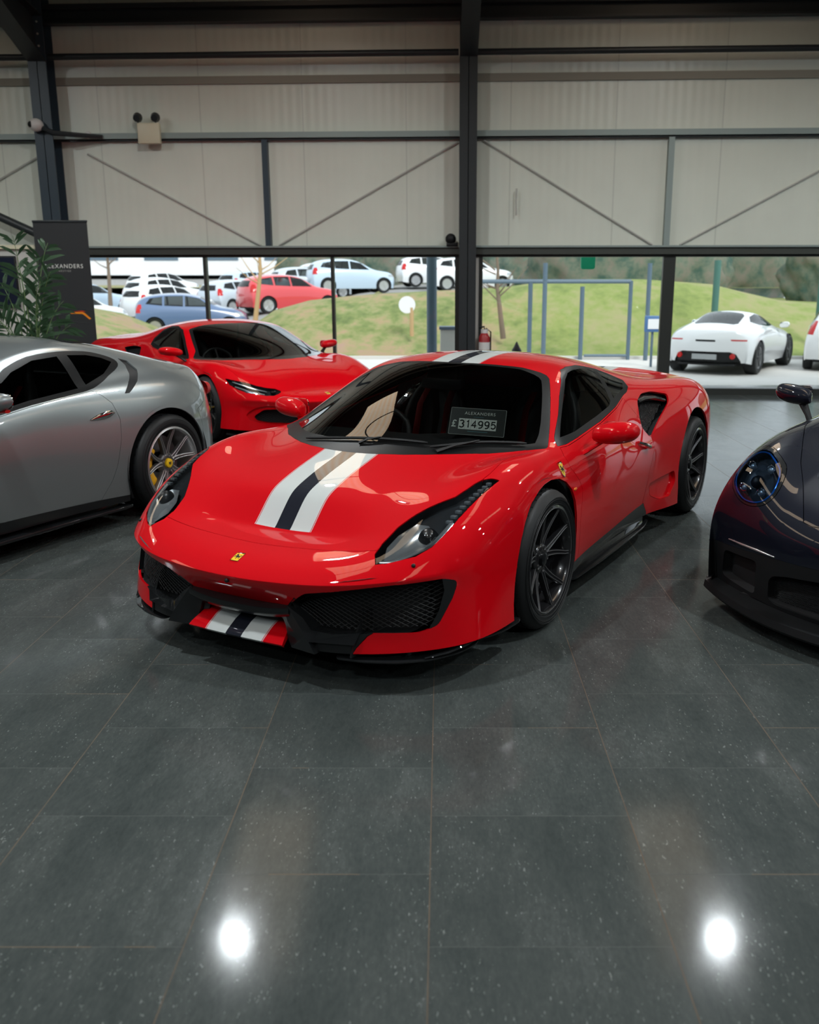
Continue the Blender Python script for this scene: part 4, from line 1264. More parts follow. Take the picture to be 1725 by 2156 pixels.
        # shield, marker
        p, n = sh.on(y=-.215, z=.735)
        badge(root, (sd*(p.x+.001), p.y, p.z), face_rot((sd*n.x, n.y, n.z)), .058, .08, 'shield', 'wing_shield')
        p, n = sh.on(y=-.345, z=.615)
        bm = bmesh.new(); bmesh.ops.create_uvsphere(bm, u_segments=16, v_segments=8, radius=.5)
        sm = obj('side_marker', bm, 'amber', root); sm.scale = (.012, .045, .018); sm.location = (sd*(p.x), p.y, p.z)
        # liners
        liner(root, .03, .33, .405, .55, .92, sd)
        liner(root, -2.62, .355, .415, .50, .955, sd)
        # tail lamp
        bm = bmesh.new(); lathe(bm, [(-3.36,.001),(-3.415,.001),(-3.425,.05),(-3.415,.066),(-3.36,.07)], 24, 'Y')
        tl = obj('tail_lamp', bm, 'tail_red', root); tl.location = (sd*.66, .01, .74)
        # front parking sensors
        bm = bmesh.new(); bmesh.ops.create_uvsphere(bm, u_segments=12, v_segments=8, radius=.009)
        q, _ = sh.on(x=.745, y=.93); ps = obj('parking_sensor', bm, 'black', root); ps.location = (sd*q.x, q.y, q.z)
    bm = bmesh.new(); bmesh.ops.create_uvsphere(bm, u_segments=12, v_segments=8, radius=.010)
    ps = obj('camera_eye', bm, 'black', root); ps.location = (-.01, 1.196, .432)
    # undertray and front plate with stripes
    bm = bmesh.new()
    prism(bm, [(-.72,.95),(.72,.95),(.80,.6),(.60,.45),(.60,-.35),(.84,-.42),(.84,-1.7),(.60,-2.2),(.60,-3.0),(.80,-3.1),(.7,-3.25),(-.7,-3.25),(-.80,-3.1),(-.60,-3.0),(-.60,-2.2),(-.84,-1.7),(-.84,-.42),(-.60,-.35),(-.60,.45),(-.80,.6)], .15, .17)
    obj('undertray', bm, 'matt_black', root)
    bm = bmesh.new()
    rings = []
    for y, z, w, th in ((.95,.250,.22,.02),(1.04,.244,.225,.02),(1.09,.226,.235,.02),(1.145,.194,.25,.016),(1.160,.182,.254,.008),(1.152,.172,.252,.006)):
        rings.append([(-w, y, z), (-w*.5, y+.006, z), (0, y+.008, z), (w*.5, y+.006, z), (w, y, z), (w, y-.01, z-th), (0, y-.01, z-th), (-w, y-.01, z-th)])
    loft(bm, rings)
    obj('splitter_plate', bm, M['red_stripe'], root, 50)
    # carbon bar under the nose, running out into two fangs
    bm = bmesh.new(); rings = []
    for k in range(21):
        x = -.27 + .54*k/20; e = (abs(x)/.27)**3
        y = 1.130 - .25*x*x + .0*e; z = .302 + .018*e
        rings.append([(x, y-.10, z+.020), (x, y-.01, z+.030), (x, y+.016, z+.016), (x, y+.020, z-.004), (x, y+.006, z-.024), (x, y-.06, z-.030), (x, y-.10, z-.02)])
    loft(bm, rings); obj('front_crossbar', bm, 'carbon', root, 50)
    for sd in (1, -1):
        FG = [((.215,.300),(.015)), ((.262,.345),(.012)), ((.330,.300),(.014)), ((.372,.256),(.018)), ((.47,.252),(.018)), ((.575,.262),(.012)), ((.560,.215),(.018)), ((.530,.168),(.02)), ((.40,.163),(.026)), ((.275,.165),(.03)), ((.250,.195),(.028)), ((.232,.245),(.02))]
        bm = bmesh.new(); va = []; vb = []
        cx_, cz_ = .37, .21
        for (x, z), d in FG:
            q, _ = sh.on(x=x, z=max(z, .172)); va.append(bm.verts.new((sd*x, q.y + d, z))); vb.append(bm.verts.new((sd*(x*1.0), q.y - .06, z)))
        q, _ = sh.on(x=cx_, z=cz_); c0 = bm.verts.new((sd*cx_, q.y + .030, cz_)); n_ = len(FG)
        for q in range(n_):
            bm.faces.new((va[q], va[(q+1) % n_], c0)); bm.faces.new((va[q], vb[q], vb[(q+1) % n_], va[(q+1) % n_]))
        bm.faces.new(vb)
        obj('front_fang', bm, 'carbon', root, 40)
    bm = bmesh.new(); box(bm, -.30, .30, .80, .95, .16, .33)
    obj('duct_back', bm, 'matt_black', root)
    p, n = sh.on(x=0, y=1.11)
    badge(root, (0, p.y, p.z+.001), face_rot(n, Vector((0, -.3, 1))), .042, .058, 'rect', 'bonnet_badge')
    # wipers (blades lie along the foot of the glass)
    for xs_, piv in ((((.35, .150), (.17, .165), (-.01, .150), (-.18, .125), (-.33, .085)), (.0, .19)), (((-.36, .112), (-.44, .03), (-.53, -.075), (-.62, -.165), (-.71, -.24)), (-.40, .13))):
        bm = bmesh.new()
        pts = []
        for x, y in xs_:
            q, n = sh.on(x=abs(x), y=y); pts.append(Vector((x, y, q.z)) + Vector((0, .3, .95))*.012)
        pts = crspline(pts, 4)
        tube(bm, pts, [.004]+[.0075]*(len(pts)-2)+[.004], 6)
        w = obj('wiper', bm, 'black', root)
        bm = bmesh.new()
        q0, n0 = sh.on(x=abs(piv[0]), y=piv[1]); q0 = Vector((piv[0], piv[1], q0.z)); q1 = pts[10 if piv[0] == 0 else 8]
        tube(bm, [q0 + Vector((0, 0, .006)), q0*.6 + q1*.4 + Vector((0, 0, .014)), q1 + Vector((0, 0, .010))], [.014,.009,.006], 6, flat=.6)
        obj('wiper_arm', bm, 'black', w)
    # interior
    bm = bmesh.new()
    rings = []
    for y, z, w in ((.08,.78,.50),(-.02,.80,.62),(-.20,.815,.70),(-.38,.815,.72),(-.48,.79,.72),(-.52,.70,.72),(-.50,.5,.70)):
        rings.append([(-w, y, z-.03), (-w*.6, y, z+.01), (-w*.4, y, z+(.03 if y < -.3 else .0)), (0, y, z), (w*.4, y, z), (w*.8, y, z), (w, y, z-.03), (w, y, z-.3), (-w, y, z-.3)])
    loft(bm, rings); obj('dashboard', bm, 'alcantara', root, 60)
    bm = bmesh.new()
    box(bm, -.78, .78, -1.72, -.35, .20, .24); box(bm, -.72, .72, -1.70, -1.64, .2, .94); box(bm, -.12, .12, -1.6, -.5, .24, .48, bevel=.03)
    obj('cabin_floor', bm, 'matt_black', root)
    for sx in (-.37, .37): bucket_seat(root, sx, -1.12, 'leather')
    steering(root, .37, -.60, .74)
    bm = bmesh.new(); box(bm, -.13, .13, -.02, .02, -.03, .03, bevel=.015)
    rv = obj('rear_view_mirror', bm, 'black_gloss', root); rv.location = (0, -.66, 1.06)
    # price card stands in the windscreen: a thing of its own, added later
    # wheels
    sp = twin_spokes(5, .30, .015, hubz=.058, edges=True)  # lighter alloy edges stand in for thin reflected highlights on the black spokes
    for sd in (1, -1):
        wheel(root, (sd*(.955-.1225), 0, .338), .338, .262, .245, sd, sp, 'black_wheel', 'black_wheel', 'black_gloss', 'carbon', 'alloy_dark', spin=R(12))
        wheel(root, (sd*(.975-.1525), -2.65, .345), .345, .262, .30, sd, sp, 'black_wheel', 'black_wheel', 'black_gloss', 'carbon', 'alloy_dark', spin=R(-8))
    return root, sh
# ------------------------------------------------------------------ sections for the other cars
def sec(y, zc, cant, belt, sh, mid, low, sill, sweep=0, flat=2.2, bow=.0):
    """one cross section: centre height and the (x, z) of cantrail, belt, shoulder, middle, low, sill"""
    cx_, cz = cant
    pts = []
    for t in (0, .22, .45, .66, .84, .94):
        pts.append((cx_*t, zc - (zc-cz)*t**flat))
    pts.append(cant)
    g = ((cant[0]+belt[0])/2 + .012, (cant[1]+belt[1])/2 + .008)
    pts += [g, belt, sh, mid, low, sill]
    xm = mid[0]
    return [(x, y - sweep*(x/xm)**2 + bow*(1-(x/xm)**2), z) for x, z in pts]
SILVER = [
 sec(.80, .20, (.55,.20), (.74,.20), (.84,.20), (.90,.20), (.91,.19), (.90,.17), .35),
 sec(.95, .40, (.55,.42), (.74,.44), (.84,.43), (.90,.40), (.92,.30), (.90,.17), .45),
 sec(.88, .60, (.55,.60), (.74,.62), (.85,.58), (.92,.50), (.93,.35), (.90,.17), .40),
 sec(.50, .72, (.55,.74), (.72,.77), (.84,.72), (.94,.58), (.95,.38), (.90,.17), .15),
 sec(.10, .80, (.55,.82), (.70,.85), (.85,.79), (.955,.62), (.96,.38), (.90,.17)),
 sec(-.35, .86, (.60,.86), (.74,.87), (.87,.81), (.955,.62), (.95,.38), (.89,.17)),
 sec(-.80, .92, (.70,.90), (.81,.885), (.885,.84), (.945,.62), (.93,.38), (.88,.17), .15),
 sec(-1.2, 1.08, (.67,1.0), (.835,.89), (.895,.845), (.935,.64), (.915,.38), (.87,.165), .06),
 sec(-1.6, 1.225, (.605,1.135), (.825,.925), (.885,.875), (.925,.65), (.905,.38), (.87,.16)),
 sec(-2.0, 1.272, (.575,1.205), (.80,.965), (.865,.91), (.925,.68), (.92,.38), (.885,.16)),
 sec(-2.35, 1.255, (.56,1.19), (.775,1.005), (.875,.945), (.955,.72), (.965,.40), (.94,.16)),
 sec(-2.7, 1.205, (.55,1.135), (.735,1.04), (.885,.965), (.985,.76), (.99,.42), (.97,.16)),
 sec(-3.0, 1.13, (.545,1.07), (.70,1.02), (.865,.95), (.975,.76), (.98,.42), (.96,.17)),
 sec(-3.27, 1.06, (.55,1.01), (.68,.98), (.815,.915), (.925,.74), (.935,.42), (.92,.2), -.06),
 sec(-3.47, 1.02, (.53,.99), (.65,.955), (.755,.89), (.86,.72), (.88,.42), (.87,.22), -.16),
 sec(-3.58, .98, (.52,.95), (.63,.92), (.73,.86), (.82,.68), (.84,.42), (.83,.24), -.21),
 sec(-3.56, .62, (.52,.62), (.63,.62), (.73,.60), (.79,.55), (.81,.40), (.80,.25), -.28),
 sec(-3.48, .24, (.52,.24), (.63,.24), (.73,.24), (.77,.24), (.79,.24), (.78,.23), -.21),
]
RED296 = [[tuple(p) for p in r] for r in PISTA]
for i_, zz in ((6, .620), (7, .700), (8, .757)):
    r_ = RED296[i_]
    for j_ in range(4):
        x_, y_, z_ = r_[j_]
        r_[j_] = (x_, y_, zz + .02*(x_/.46)**2 if i_ == 6 else zz + .01*(x_/.46)**2)
RED296 = [[(x_, y_, z_*.975) for x_, y_, z_ in r] for r in RED296]
P911 = [
 sec(.95, .13, (.50,.13), (.68,.13), (.80,.13), (.88,.13), (.905,.13), (.905,.12), .36),
 sec(1.01, .28, (.50,.28), (.68,.28), (.80,.28), (.88,.27), (.92,.25), (.915,.13), .40),
 sec(1.03, .42, (.50,.42), (.68,.42), (.80,.42), (.885,.40), (.925,.34), (.92,.14), .40),
 sec(1.025, .50, (.50,.50), (.68,.515), (.80,.52), (.89,.49), (.935,.40), (.92,.14), .37),
 sec(.96, .59, (.49,.61), (.66,.66), (.79,.66), (.89,.58), (.945,.42), (.92,.15), .29),
 sec(.79, .66, (.47,.695), (.65,.785), (.79,.775), (.895,.64), (.95,.42), (.92,.15), .19),
 sec(.48, .73, (.47,.765), (.65,.875), (.79,.86), (.905,.68), (.955,.42), (.92,.15), .08),
 sec(.12, .80, (.49,.82), (.66,.905), (.80,.89), (.915,.70), (.955,.42), (.92,.15), .02),
 sec(-.25, .87, (.56,.88), (.69,.91), (.81,.89), (.92,.70), (.95,.42), (.91,.16), .02),
 sec(-.50, .98, (.62,.945), (.77,.92), (.85,.88), (.91,.68), (.93,.42), (.89,.17), .12),
 sec(-.95, 1.21, (.58,1.16), (.77,.93), (.85,.88), (.90,.68), (.91,.42), (.87,.17), .10),
 sec(-1.4, 1.28, (.54,1.23), (.77,.94), (.86,.89), (.91,.68), (.91,.42), (.87,.17)),
 sec(-1.9, 1.24, (.52,1.17), (.75,.96), (.87,.90), (.93,.70), (.93,.42), (.88,.17)),
 sec(-2.4, 1.10, (.50,1.03), (.70,.96), (.88,.90), (.95,.70), (.95,.42), (.90,.17)),
 sec(-2.9, .96, (.48,.93), (.66,.89), (.84,.84), (.92,.66), (.92,.42), (.88,.2), .04),
 sec(-3.3, .82, (.46,.80), (.62,.77), (.76,.72), (.84,.60), (.85,.42), (.82,.22), .14),
 sec(-3.42, .55, (.46,.55), (.60,.54), (.72,.52), (.80,.46), (.82,.36), (.80,.22), .2),
 sec(-3.35, .22, (.46,.22), (.60,.22), (.72,.22), (.78,.22), (.80,.22), (.79,.21), .2),
]
# ------------------------------------------------------------------ the other cars in the hall
def pair_parts(sh, root, pid, name, mat, gap=0, rim=0, drop=0):
    out = []
    for sd, mr in ((1, None), (-1, 'flip')):
        out.append(shell_obj(name, sh.part(pid, mr, gap, rim, drop), mat, root))
    return out
SIDEF = lambda c, n: c.x > .5
def top_of(zmin): return lambda c, n: c.z > zmin
def centre_ring(pts, e=-.05):
    """close a half outline on the centre line"""
    return [(e, pts[0][1])] + pts + [(e, pts[-1][1])]

def build_silver():
    th = .4305
    root = thing('grand_tourer', 'silver grey coupe on the left with yellow brake calipers', 'car', (-3.9487, 4.5045, 0), PI - th)
    sh = Shell(SILVER, 3, (('col', 8, 7, 11, .3), ('row', 13, 0, 7, .3)))
    for cy, cz, r in ((0, .335, .385), (-2.715, .342, .408)):
        sh.cut(arch_poly(cy, cz, r), 'side', 7, SIDEF)
    sh.cut([(-.38,.05),(-.38,.235),(-1.3,.238),(-2.0,.215),(-2.36,.20),(-2.36,.05)], 'side', 12, SIDEF)
    sh.cut(centre_ring([(0,-.62),(.40,-.66),(.66,-.82),(.72,-.95),(.64,-1.25),(.56,-1.52),(.45,-1.56),(0,-1.56)])[1:-1] + [(-.05,-1.56),(-.05,-.62)], 'top', 3, top_of(.8))
    sh.cut([(-.05,-2.35),(.40,-2.35),(.46,-2.45),(.44,-3.0),(.30,-3.1),(-.05,-3.12)], 'top', 4, top_of(.9))
    SW = [(-.88,.872),(-1.1,.945),(-1.35,1.00),(-1.54,1.052),(-1.65,1.103),(-1.86,1.157),(-2.11,1.172),(-2.34,1.160),(-2.47,1.132),(-2.55,1.092),(-2.52,1.05),(-2.36,1.0),(-2.25,.965),(-2.085,.928),(-1.64,.894),(-1.38,.862),(-1.1,.848)]
    SP = lambda P: [tuple(v[:2]) for v in crspline([(a, b, 0) for a, b in P], 3, True)]
    wf = lambda c, n: c.x > .4 and c.z > .8
    sh.cut(SP(SW), 'side', 5, wf)
    g1 = [(-1.00,.882),(-1.35,.975),(-1.56,1.030),(-1.67,1.080),(-1.87,1.134),(-2.08,1.146),(-2.05,.950),(-1.64,.918),(-1.38,.885)]
    g2 = [(-2.17,1.147),(-2.33,1.137),(-2.44,1.112),(-2.50,1.080),(-2.34,1.015),(-2.13,.965)]
    for g in (rounded(g1, 0), g2): sh.cut(g, 'side', 6, wf, only=(5,))
    sh.cut([(-2.60,1.095),(-2.66,1.075),(-2.66,1.02),(-2.56,.955),(-2.43,.885),(-2.39,.885),(-2.46,.94),(-2.55,1.0),(-2.60,1.05)], 'side', 9, wf)
    D = [(-.62,.86),(-.60,.6),(-.66,.236),(-1.3,.238),(-2.08,.214),(-2.17,.33),(-2.216,.425),(-2.267,.597),(-2.284,.728),(-2.255,.835),(-2.20,.89),(-2.136,.926),(-1.64,.885),(-1.38,.855),(-1.1,.842),(-.88,.862)]
    sh.cut(D, 'side', 10, SIDEF)
    sh.cut([(-3.12,.45),(-3.10,.60),(-3.06,.70),(-3.20,.745),(-3.34,.84),(-3.9,.86),(-3.9,.1),(-3.12,.1)], 'side', 11, lambda c, n: True)
    sh.cut([(-.05,.58),(.30,.60),(.62,.60),(.66,.36),(.30,.30),(-.05,.30)], 'front', 8, lambda c, n: c.y > .5)
    shell_obj('body', sh.part(0, 'both', .0015, .012), 'silver', root)
    shell_obj('rear_bumper', sh.part(11, 'both', .0015, .012), 'silver', root)
    shell_obj('windscreen', sh.part(3, 'both'), 'dark_glass', root)
    shell_obj('rear_window', sh.part(4, 'both'), 'dark_glass', root)
    shell_obj('grille', sh.part(8, 'both', 0, .03, .03), 'black', root)
    pair_parts(sh, root, 5, 'side_window_frame', 'window_trim', 0, .01)
    pair_parts(sh, root, 6, 'side_window', 'dark_glass')
    pair_parts(sh, root, 9, 'air_slot', 'black', 0, .02, .01)
    pair_parts(sh, root, 12, 'sill_panel', 'black_gloss', 0, .02)
    drs = pair_parts(sh, root, 10, 'door', 'silver', .0015, .014)
    for i, sd in enumerate((1, -1)):
        q, n = sh.on(y=-2.17, z=.765)
        bm = bmesh.new(); rings = []
        for t, w in ((0, .002), (.15, .022), (.4, .038), (.7, .042), (.92, .030), (1, .006)):
            yy = -2.04 - .21*t
            q, n = sh.on(y=yy, z=.755 + .02*t)
            rings.append([(sd*(q.x + .004 + .016*math.sin(PI*t)), yy, .752 + .022*t + w), (sd*(q.x + .012 + .012*math.sin(PI*t)), yy, .752 + .022*t), (sd*(q.x + .003), yy, .752 + .022*t - w), (sd*(q.x - .02), yy, .752 + .022*t)])
        loft(bm, rings); bm = subsurf(bm, 1)
        obj('door_handle', bm, 'chrome', drs[i], 60)
        mm = mirror_head('door_mirror', root, sd, (sd*1.02, -1.22, .965), 'silver', (.13, .09, .06))
        bm = bmesh.new(); tube(bm, [(sd*-.17, .02, -.10), (sd*-.10, .02, -.065), (sd*0, .0, -.045)], [.03, .028, .03], 8, flat=.4); obj('mirror_stalk', bm, 'black', mm)
        bm = bmesh.new(); tube(bm, [(sd*-.10, -.02, -.052), (sd*.0, -.03, -.056), (sd*.1, -.02, -.046)], .018, 8, flat=.6); obj('mirror_base', bm, 'tail_red', mm)
        liner(root, 0, .35, .40, .55, .93, sd); liner(root, -2.715, .352, .42, .50, .955, sd)
        bm = bmesh.new(); prism(bm, [(sd*x, y) for x, y in ((.80,-.45),(.935,-.50),(.925,-1.2),(.93,-1.9),(.955,-2.26),(.94,-2.33),(.80,-2.3))], .115, .135, bevel=.004); obj('side_skirt', bm, 'black_gloss', root)
        bm = bmesh.new(); prism(bm, rounded([(.60,.66),(.84,.60),(.86,.64),(.72,.70)], .02), -.02, .02, 'Y', Matrix.Translation((0, .72, 0)) @ Matrix.Scale(sd, 4, (1, 0, 0)))
        obj('headlamp', bm, 'lens_grey', root)
        for xx in (.50, .68):
            bm = bmesh.new(); lathe(bm, [(-3.52,.001),(-3.60,.001),(-3.60,.05),(-3.55,.06)], 20, 'Y'); o = obj('tail_lamp', bm, 'tail_red', root); o.location = (sd*xx, .10*(xx > .6), .80)
    bm = bmesh.new(); prism(bm, [(-.70,.7),(.70,.7),(.62,.45),(.62,-.42),(.84,-.5),(.84,-2.2),(.60,-2.3),(.60,-3.3),(-.60,-3.3),(-.60,-2.3),(-.84,-2.2),(-.84,-.5),(-.62,-.42),(-.62,.45)], .15, .17)
    obj('undertray', bm, 'matt_black', root)
    bm = bmesh.new(); box(bm, -.75, .75, -2.4, -.9, .2, .24); box(bm, -.72, .72, -2.44, -2.36, .2, 1.0); box(bm, -.72, .72, -1.0, -.8, .3, .84); box(bm, -.13, .13, -2.3, -.95, .24, .55, bevel=.03); obj('cabin_floor', bm, 'matt_black', root)
    for sx in (-.37, .37): bucket_seat(root, sx, -1.72, 'leather')
    sp = twin_spokes(5, .31, .015, hubz=.052, edges=True)
    for sd in (1, -1):
        wheel(root, (sd*.83, 0, .345), .345, .262, .27, sd, sp, 'alloy_dark', 'alloy_dark', 'yellow', 'caliper_yellow', 'alloy', spin=R(20))
        w = wheel(root, (sd*.825, -2.72, .352), .352, .262, .31, sd, sp, 'alloy', 'alloy_dark', 'yellow', 'caliper_yellow', 'alloy', spin=R(26))
        bm = bmesh.new(); prism(bm, [(x*.030, y*.030) for x, y in HORSE], .124, .1262, 'X')
        e = obj('horse', bm, 'matt_black', w)
    return root

def build_296():
    th = -.6915
    root = thing('rear_sports_car', 'glossy red coupe parked behind, facing right, plain bonnet without stripes', 'car', (-1.8522, 10.3452, 0), PI - th)
    root.name = 'sports_car'
    sh = Shell(RED296, 3, (('row', 3, 0, 7, .45), ('col', 10, 14, 17, .35), ('row', 21, 0, 8, .6)))
    for cy, cz, r in ((.215, .318, .372), (-2.45, .345, .395)):
        sh.cut(arch_poly(cy, cz, r), 'side', 7, SIDEF)
    sh.cut([(-.12,.05),(-.12,.212),(-1.0,.23),(-1.62,.255),(-1.70,.19),(-1.75,.05)], 'side', 12, SIDEF)
    ff = lambda c, n: c.y > .35 and c.z < .6
    GO = rounded([(.30,.372),(.50,.402),(.66,.425),(.75,.405),(.83,.335),(.80,.285),(.68,.243),(.40,.22),(.30,.22)], .025)
    GI = rounded([(.33,.36),(.55,.388),(.69,.388),(.772,.322),(.755,.285),(.65,.262),(.40,.24),(.33,.24)], .02)
    sh.cut(GO, 'front', 13, ff)
    sh.cut(GI, 'front', 8, ff, only=(13,))
    sh.cut(rounded([(-.05,.36),(.24,.355),(.25,.23),(-.05,.22)], [0,.02,.02,0]), 'front', 14, ff)
    HL = [(.872,.565),(.84,.64),(.80,.70),(.74,.765),(.671,.832),(.59,.878),(.50,.910),(.468,.945),(.482,.975),(.53,1.005),(.585,1.018),(.651,.992),(.73,.925),(.795,.855),(.845,.76),(.875,.66)]
    sh.cut(HL, 'top', 2, top_of(.42))
    hood = [(-.05,1.005),(.10,1.005),(.24,.99),(.38,.968),(.455,.945),(.50,.912),(.59,.88),(.671,.834),(.74,.767),(.765,.72),(.78,.5),(.783,.263),(.752,.075),(.733,-.19),(.69,-.13),(.60,-.02),(.46,.105),(.27,.225),(.08,.274),(-.05,.280)]
    sh.cut(hood, 'top', 1, top_of(.42))
    ws = [(-.05,.280),(.08,.274),(.27,.225),(.46,.105),(.60,-.02),(.69,-.13),(.765,-.225),(.796,-.275),(.778,-.34),(.705,-.43),(.646,-.64),(.60,-.775),(.575,-.845),(.54,-.868),(.40,-.865),(.166,-.815),(-.05,-.802)]
    sh.cut(ws, 'top', 3, lambda c, n: c.z > .7 and c.y > -1.2)
    gl = [(-.05,.20),(.10,.195),(.25,.155),(.38,.09),(.50,.0),(.61,-.115),(.70,-.24),(.715,-.32),(.675,-.43),(.615,-.62),(.572,-.75),(.548,-.81),(.515,-.84),(.40,-.84),(.166,-.795),(-.05,-.785)]
    sh.cut(gl, 'top', 4, lambda c, n: c.z > .7 and c.y > -1.2, only=(3,))
    SW = [(y, z*.975) for y, z in [(-.352,.822),(-.588,.945),(-.74,1.03),(-.90,1.108),(-1.075,1.143),(-1.22,1.140),(-1.36,1.09),(-1.42,1.0),(-1.40,.93),(-1.29,.90),(-.96,.862),(-.61,.832),(-.43,.822)]]
    sh.cut(SW, 'side', 5, lambda c, n: c.x > .45 and c.z > .76)
    sh.cut([(-.46,.835),(-.60,.905),(-.75,.985),(-.91,1.060),(-1.08,1.094),(-1.22,1.090),(-1.33,1.045),(-1.375,.97),(-1.35,.925),(-.96,.868),(-.61,.836)], 'side', 6, lambda c, n: c.x > .45, only=(5,))
    sh.cut(rounded([(-1.60,.86),(-1.80,.87),(-2.02,.84),(-1.90,.78),(-1.66,.72),(-1.56,.78)], .03), 'side', 9, SIDEF)
    D = [(-.352,.79),(-.33,.6),(-.20,.42),(-.16,.214),(-1.0,.233),(-1.594,.258),(-1.65,.47),(-1.63,.70),(-1.53,.80),(-1.42,.90),(-1.29,.872),(-.96,.835),(-.61,.805)]
    sh.cut(D, 'side', 10, SIDEF)
    shell_obj('body', sh.part(0, 'both', .0015, .012), 'red', root)
    shell_obj('bonnet', sh.part(1, 'both', .0015, .012), 'red', root)
    shell_obj('windscreen_surround', sh.part(3, 'both', 0, .008), 'black_gloss', root)
    shell_obj('windscreen', sh.part(4, 'both'), 'car_glass', root)
    shell_obj('lower_grille', sh.part(14, 'both', 0, .03, .04), 'black', root)
    pair_parts(sh, root, 5, 'side_window_frame', 'window_trim', 0, .01)
    pair_parts(sh, root, 6, 'side_window', 'car_glass')
    pair_parts(sh, root, 9, 'intake_duct', 'black', 0, -.05, .05)
    pair_parts(sh, root, 12, 'sill_panel', 'carbon', 0, .02)
    pair_parts(sh, root, 13, 'intake_scoop', 'red', 0, -.02, .02)
    pair_parts(sh, root, 10, 'door', 'red', .0015, .014)
    for sd, mr in ((1, None), (-1, 'flip')):
        gs = shell_obj('grille_surround', sh.part(8, mr, 0, -.07, drop=.09), 'black', root)
        wires('grille_mesh', sh, GI, 'front', .034, .045, .002, 'black', gs, sd, .6)
        hl = shell_obj('headlamp', sh.part(2, mr, .002, 0, .001), 'lens', root)
        shell_obj('lamp_housing', sh.part(2, mr, .002, -.03, .032), 'lamp_dark', hl)
        def hp(x, y, d):
            q, nn = sh.on(x=x, y=y); q = q - nn*d; return Vector((q.x*sd, q.y, q.z))
        bm = bmesh.new(); tube(bm, [hp(.845,.66,.010), hp(.77,.785,.012), hp(.69,.875,.012), hp(.61,.93,.012)], [.012,.022,.022,.010], 8, flat=.5); obj('reflector', bm, 'lens_grey', hl, 60)
        bm = bmesh.new(); tube(bm, [hp(.85,.72,.006), hp(.76,.87,.006), hp(.66,.965,.006)], .005, 6); obj('light_guide', bm, 'white', hl, 60)
        for x_, y_ in ((.56,.95), (.53,.945)):
            bm = bmesh.new(); bmesh.ops.create_uvsphere(bm, u_segments=16, v_segments=10, radius=.020); pr = obj('projector', bm, 'black_gloss', hl, 60); pr.location = hp(x_, y_, .016)
        mm = mirror_head('door_mirror', root, sd, (sd*1.00, -.42, .885), 'red', (.115, .08, .050))
        bm = bmesh.new(); tube(bm, [(sd*-.15,.07,-.105), (sd*-.11,.03,-.075), (sd*-.05,.0,-.035), (sd*.02,0,-.01)], [.026,.024,.022,.026], 10, flat=.45); obj('mirror_stalk', bm, 'black', mm)
        liner(root, .215, .33, .38, .55, .92, sd); liner(root, -2.45, .35, .40, .50, .94, sd)
        bm = bmesh.new(); prism(bm, [(sd*x, y) for x, y in rounded([(0,1.10),(.30,1.12),(.60,1.06),(.80,.94),(.90,.78),(.93,.62),(.80,.60),(.5,.9),(0,.95)], .02)], .115, .135, bevel=.003); obj('splitter_blade', bm, 'black', root)
        bm = bmesh.new(); prism(bm, [(sd*x, y) for x, y in ((.80,-.2),(.93,-.25),(.935,-1.4),(.91,-1.75),(.80,-1.8))], .11, .13, bevel=.003); obj('side_skirt', bm, 'carbon', root)
    bm = bmesh.new(); prism(bm, [(-.70,.95),(.70,.95),(.60,.6),(.60,-.2),(.84,-.3),(.84,-1.7),(.60,-2.0),(.60,-3.2),(-.60,-3.2),(-.60,-2.0),(-.84,-1.7),(-.84,-.3),(-.60,-.2),(-.60,.6)], .14, .16); obj('undertray', bm, 'matt_black', root)
    bm = bmesh.new(); box(bm, -.72, .72, -.5, -.05, .5, .765, bevel=.03); obj('dashboard', bm, 'alcantara', root)
    bm = bmesh.new(); box(bm, -.76, .76, -1.62, -.3, .2, .24); box(bm, -.76, .76, -1.66, -1.60, .2, .72); obj('cabin_floor', bm, 'matt_black', root)
    for sx in (-.37, .37): bucket_seat(root, sx, -1.05, 'leather', .95, False)
    steering(root, .37, -.58, .72)
    p, n = sh.on(x=0, y=1.08)
    badge(root, (0, p.y, p.z+.001), face_rot(n, Vector((0, -.3, 1))), .042, .058, 'rect', 'bonnet_badge')
    sp = twin_spokes(5, .30, .014, hubz=.05)
    for sd in (1, -1):
        wheel(root, (sd*.83, .215, .333), .333, .258, .245, sd, sp, 'black_wheel', 'black_wheel', 'yellow', 'caliper_yellow', spin=R(30))
        wheel(root, (sd*.81, -2.45, .338), .338, .258, .30, sd, sp, 'black_wheel', 'black_wheel', 'yellow', 'caliper_yellow', spin=R(5))
    return root

